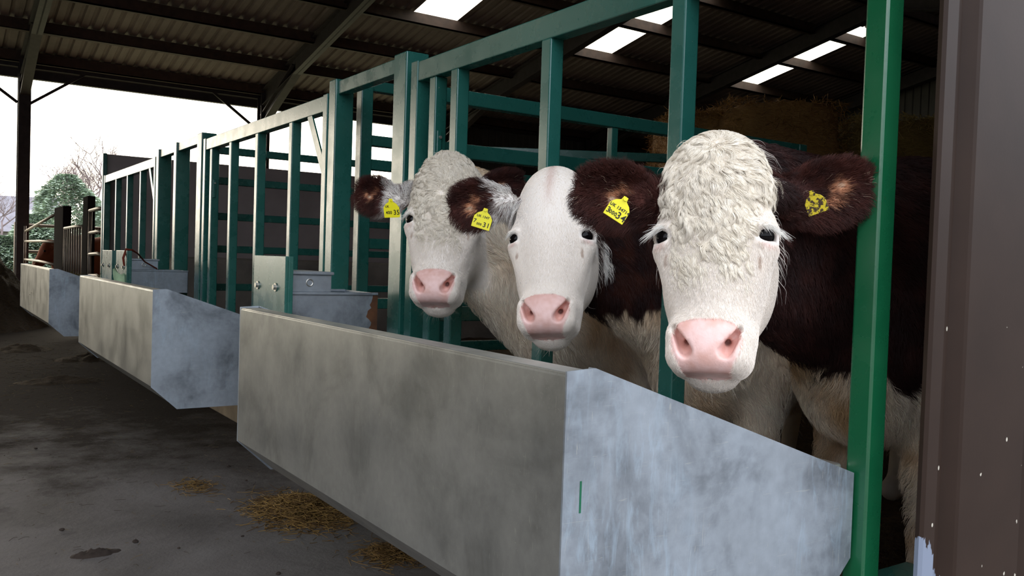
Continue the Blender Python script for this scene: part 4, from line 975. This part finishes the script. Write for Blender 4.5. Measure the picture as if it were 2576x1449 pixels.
    for s_ in (-1, 1):
        n = g('lash_n', 70); r = RG.random(n); p = np.stack([s_*(.090+.024*r), .196-.003*np.sin(r*PI), -.032-.028*r], 1)+RG.normal(0, .0018, (n, 3))
        d = np.stack([s_*(.30+.9*r), .10+.50*r+RG.normal(0, .12, n), .75-.5*r+RG.normal(0, .12, n)], 1); d /= np.linalg.norm(d, axis=1, keepdims=True); Ls = g('lash_L', .030)*(.6+.6*RG.random(n))
        S = np.stack([p+d*(Ls*k)[:, None]+np.array([0, .010, 0])*k*k for k in (0, .33, .66, 1)], 1); E_.append(hd.W(S.reshape(-1, 3)).reshape(n, 4, 3))
    S = np.concatenate(E_); strands('eyelashes', S, lin(240, 236, 228), .00035, FUR, t)
    n = g('whisk_n', 170); a = RG.uniform(-1, 1, n); p = np.stack([a*.052, .478+RG.normal(0, .010, n)-.03*a*a, -.085-.05*RG.random(n)], 1); q = a > 0
    d = np.stack([a*.5+RG.normal(0, .25, n), .9+RG.normal(0, .2, n), RG.normal(0, .3, n)], 1); d /= np.linalg.norm(d, axis=1, keepdims=True); Ls = .012+.034*RG.random(n)**2
    S = np.stack([p+d*(Ls*k)[:, None] for k in (-.2, .3, .65, 1)], 1); strands('whiskers', hd.W(S.reshape(-1, 3)).reshape(n, 4, 3), lin(226, 214, 196), .00022, FUR, t)
def boxes(hd, ears, by, zlo=.12):
    pts = [hd.W(p) for p in [(-.14, -.06, 0), (.14, -.06, 0), (-.14, .54, 0), (.14, .54, 0), (-.14, .54, -.22), (.14, .54, -.22), (-.14, -.06, -.25), (.14, -.06, -.25), (0, .1, .03), (0, .46, .06)]]
    for e in ears: pts += [e.r+e.a*e.L*1.1+e.b*e.hw*s for s in (-1, 1)]+[e.r+e.b*e.hw*s for s in (-1, 1)]
    pts = np.array(pts); lo, hi = pts.min(0)-.02, pts.max(0)+.02
    blo = np.array([lo[0]-.02, min(lo[1], by-.36), zlo]); bhi = np.array([3.95, max(hi[1], by+.36), 1.52]); return (lo, hi), (blo, bhi)
def mk_ear(hd, root, tip, base, hw, face=(0, 0, 0), **k):
    r = at_depth(*root); t_ = at_depth(*tip); f = _nrm(CAM-r)+np.array(face); return Ear(r, t_, f, hw, hd.W(base), **k)
RIGHT = RC[:, 0]; UPV = RC[:, 1]
def tagdir(ang, tilt=0.):       # sideways and upward directions of a tag turned by ang in the photo's plane
    a = math.radians(ang); x = RIGHT*math.cos(a)+UPV*math.sin(a); y = -RIGHT*math.sin(a)+UPV*math.cos(a); x = x+RC[:, 2]*tilt; return x, y

# --- the nearest animal, on the right
pA = head_pose(1795, 588, 1.65, -.15, -.33, -.047, .968); hA = Head(pA)
eA = [mk_ear(hA, (1640, 515, 1.75), (1446, 470, 1.70), (-.088, .10, -.12), .060, (-.1, -.1, -.1)),
      mk_ear(hA, (1968, 515, 1.77), (2200, 455, 1.74), (.088, .10, -.12), .060, (.0, .0, -.1), pt=.66)]
def colA(P, N, hd, ears):
    l = hd.L(P); hm = head_mask(l); c = body_colour(P, l, lambda P: .80+.10*sstep(-P[:, 0], -1.75, -1.55)*0-.25*sstep(-l[:, 1], -.3, -.2)*0, .045, 0, hm, stain=.75)
    c = ear_colour(P, c, ears, (-.3, -.3)); return face_skin(P, l, c)
hb, bb = boxes(hA, eA, 1.31)
xa, ya = tagdir(-33); xb_, yb_ = tagdir(20, .6)
HEADS = {}
make_cow('cow', 'largest white curly headed cow at the right, nearest the camera', pA, eA, body_fn(2.08, 1.335, 1.34, .60, .0, (.145, .27)), colA, hb, bb,
    lambda *a: coat(*a, dict(crown_n=64000, crown_L=[.046, .050, .044, .026, .010], crown_lift=[.06, .11, .08], face_n=68000, ear_n=22000, body_n=60000, white_L=.05, lash_n=130, lash_L=.034)),
    tags=[(at_depth(1556, 527, 1.66), xa, ya, .043, .042, [('UK 134714', .02, .06, .0082), ('3', -.38, -.25, .015), ('000', -.13, -.27, .010), ('34', .27, -.25, .019)], YELLOW, True, 'clean yellow ear tag numbered 3 000 34'),
          (at_depth(2052, 512, 1.69), xb_, yb_, .040, .040, [], YDIRTY, True, 'muddy yellow ear tag')])
# --- the middle animal, short haired
pB = head_pose(1384, 592, 2.34, -.22, -.38, -.085, 1.0); hB = Head(pB)
eB = [mk_ear(hB, (1275, 500, 2.42), (1133, 525, 2.40), (-.088, .10, -.12), .062, (-.1, 0, -.1), pt=.66, w0=.30, st=.8, peak=.55),
      mk_ear(hB, (1498, 500, 2.46), (1645, 462, 2.50), (.088, .10, -.12), .055, (.0, .1, -.1))]
def colB(P, N, hd, ears):
    l = hd.L(P); hm = head_mask(l); c = body_colour(P, l, lambda P: .885+0*P[:, 0], .03, 0, hm, (DKB2, lin(92, 46, 30)), .35)
    pc = at_depth(1548, 655, 2.45); r_ = np.sqrt(((P[:, 2]-pc[2])/.05)**2+((P[:, 0]-pc[0]+(P[:, 1]-pc[1])*.68)/.028)**2)
    c = mixc(c, np.broadcast_to(WHITE, c.shape), (1-sstep(r_+.5*vnoise(P, 40, 9), .75, .95))*(1-hm))
    st = np.exp(-(l[:, 0]/.012)**2)*sstep(-l[:, 1], -.16, -.05)*(l[:, 2] > -.12); c = mixc(c, np.broadcast_to(lin(206, 174, 160), c.shape), .6*st)
    c = ear_colour(P, c, ears, (.24, .1)); return face_skin(P, l, c)
hb, bb = boxes(hB, eB, 1.90); xa, ya = tagdir(-17)
make_cow('cow', 'middle cow with a smooth short haired white face and pale pink nose', pB, eB, body_fn(2.12, 1.92, 1.29, .55, .0, (.115, .22)), colB, hb, bb,
    lambda *a: coat(*a, dict(crown_n=0, face_n=70000, face_L=[.0065, .006, .005, .006], face_clump=0, face_lift=.12, ear_n=18000, body_n=40000, lash_L=.02, lash_n=40)),
    tags=[(at_depth(1214, 553, 2.33), xa, ya, .050, .048, [('UK 1347', -.02, .17, .0085), ('7', -.38, -.16, .015), ('000', -.12, -.28, .0085), ('31', .27, -.25, .018)], YELLOW, True, 'yellow ear tag numbered 7 000 31')])
# --- the left animal, curly
pC = head_pose(1111, 548, 2.80, -.22, -.36, -.03, 1.03); hC = Head(pC)
eC = [mk_ear(hC, (1005, 505, 2.88), (893, 482, 2.84), (-.088, .10, -.12), .056, (-.3, 0, -.1), pt=.66, w0=.35, st=.85, peak=.5),
      mk_ear(hC, (1200, 490, 2.92), (1318, 455, 2.98), (.088, .10, -.12), .054, (.2, .1, -.1))]
def colC(P, N, hd, ears):
    l = hd.L(P); hm = head_mask(l); c = body_colour(P, l, lambda P: .98-.9*sstep(-P[:, 0], -2.15, -1.95)*-1, .04, 0, hm, stain=.55)
    c = ear_colour(P, c, ears, (.36, .1)); return face_skin(P, l, c)
hb, bb = boxes(hC, eC, 2.48); xa, ya = tagdir(6, -.9)
make_cow('cow', 'left cow with a tightly curled white forehead, farthest of the three faces', pC, eC, body_fn(2.14, 2.48, 1.33, .55, .0, (.13, .23), (.085, .15), -.26), colC, hb, bb,
    lambda *a: coat(*a, dict(crown_n=42000, crown_L=[.052, .046, .036, .022, .010], crown_wave=[.0080, .0070, .0015], crown_wl=.024, swirl=1.4, crown_clump=.82, crown_cell=.009, crown_flow=30., face_n=38000, ear_n=15000, body_n=42000, whorl=.17, lash_n=40)),
    tags=[(at_depth(985, 527, 2.79), xa, ya, .060, .052, [('UK', -.28, .18, .010), ('400', -.2, -.2, .014), ('35', .28, -.2, .022)], YELLOW, True, 'yellow ear tag numbered 4 00 35')])

# --- plain red cattle in the old pens at the far left
def plain_cow(label, bx, by, ang, hpos, wdir, top, brown, hs=1.):
    w = _nrm(np.array(wdir, float)); u = _nrm(np.cross([0, 0, 1.], w)); v = -np.cross(w, u); hd = Head((np.array(hpos, float), np.stack([u, v, w], 1), hs))
    fb = body_fn(bx, by, top, .55, ang, (.12, .22)); er = [Ear(hd.W((s_*.09, .10, -.13)), hd.W((s_*.25, .12, -.16)), hd.Wv((0, 0, 1)), .05, hd.W((s_*.08, .1, -.12))) for s_ in (-1, 1)]
    def F_(P):
        d = smin(hd.sdf(P), fb(P, hd), .05)
        for e in er: d = smin(d, e.sdf(P), .01)
        return d
    pts = [np.array([bx, by, .1])]+[np.array([bx+math.cos(ang)*q-math.sin(ang)*r, by+math.sin(ang)*q+math.cos(ang)*r, 1.5]) for q in (-.4, 1.75) for r in (-.35, .35)]+[hd.W(p) for p in ((-.3, -.1, -.3), (.3, .6, .1))]+[hd.W(p) for p in ((.3, -.1, .1), (-.3, .6, -.3))]
    lo = np.min(pts, 0); lo[2] = .1; hi = np.max(pts, 0); V, Fc = surface_nets(F_, lo-.02, hi+.04, .017); V0 = V.copy(); V = V-np.array([0, 0, .115])
    t = empty('cow', (bx, by, 0)); o = np_mesh('body', V, Fc, SKIN, t); n = vnoise(V, 8, 4); c = mixc(np.broadcast_to(lin(*brown[0]), V.shape), np.broadcast_to(lin(*brown[1]), V.shape), .5+.5*n)
    l = hd.L(V0); c = mixc(c, np.broadcast_to(lin(150, 110, 92), V.shape), nose_mask(l)); ca = o.data.color_attributes.new('col', 'FLOAT_COLOR', 'POINT'); c4 = np.ones((len(V), 4), np.float32); c4[:, :3] = c; ca.data.foreach_set('color', c4.ravel())
    for s_ in (-1, 1):
        m = MB(); bmesh.ops.create_uvsphere(m.bm, u_segments=12, v_segments=8, radius=.02); e = m.build('eye', EYE, t, True); e.location = Vector(hd.W((s_*.0925, .2095, -.058))-np.array([0, 0, .115]))-t.location; e.matrix_parent_inverse = Matrix.Identity(4)
    tag(t, label, 'cow', 'plain red cattle in the old pens'); return t
RED = ((112, 58, 36), (150, 82, 54)); DARKRED = ((60, 34, 28), (120, 60, 36))
plain_cow('red brown cow behind the bent tube rails, left of the dark post', 2.15, 16.8, 0.05, (1.72, 16.72, 1.10), (-.9, -.25, .4), 1.39, RED)
plain_cow('dark red cow behind the short tube rails, head beside the barrier end', 2.45, 11.75, 0.05, (1.93, 11.35, 1.28), (-.3, -.95, .05), 1.42, DARKRED)
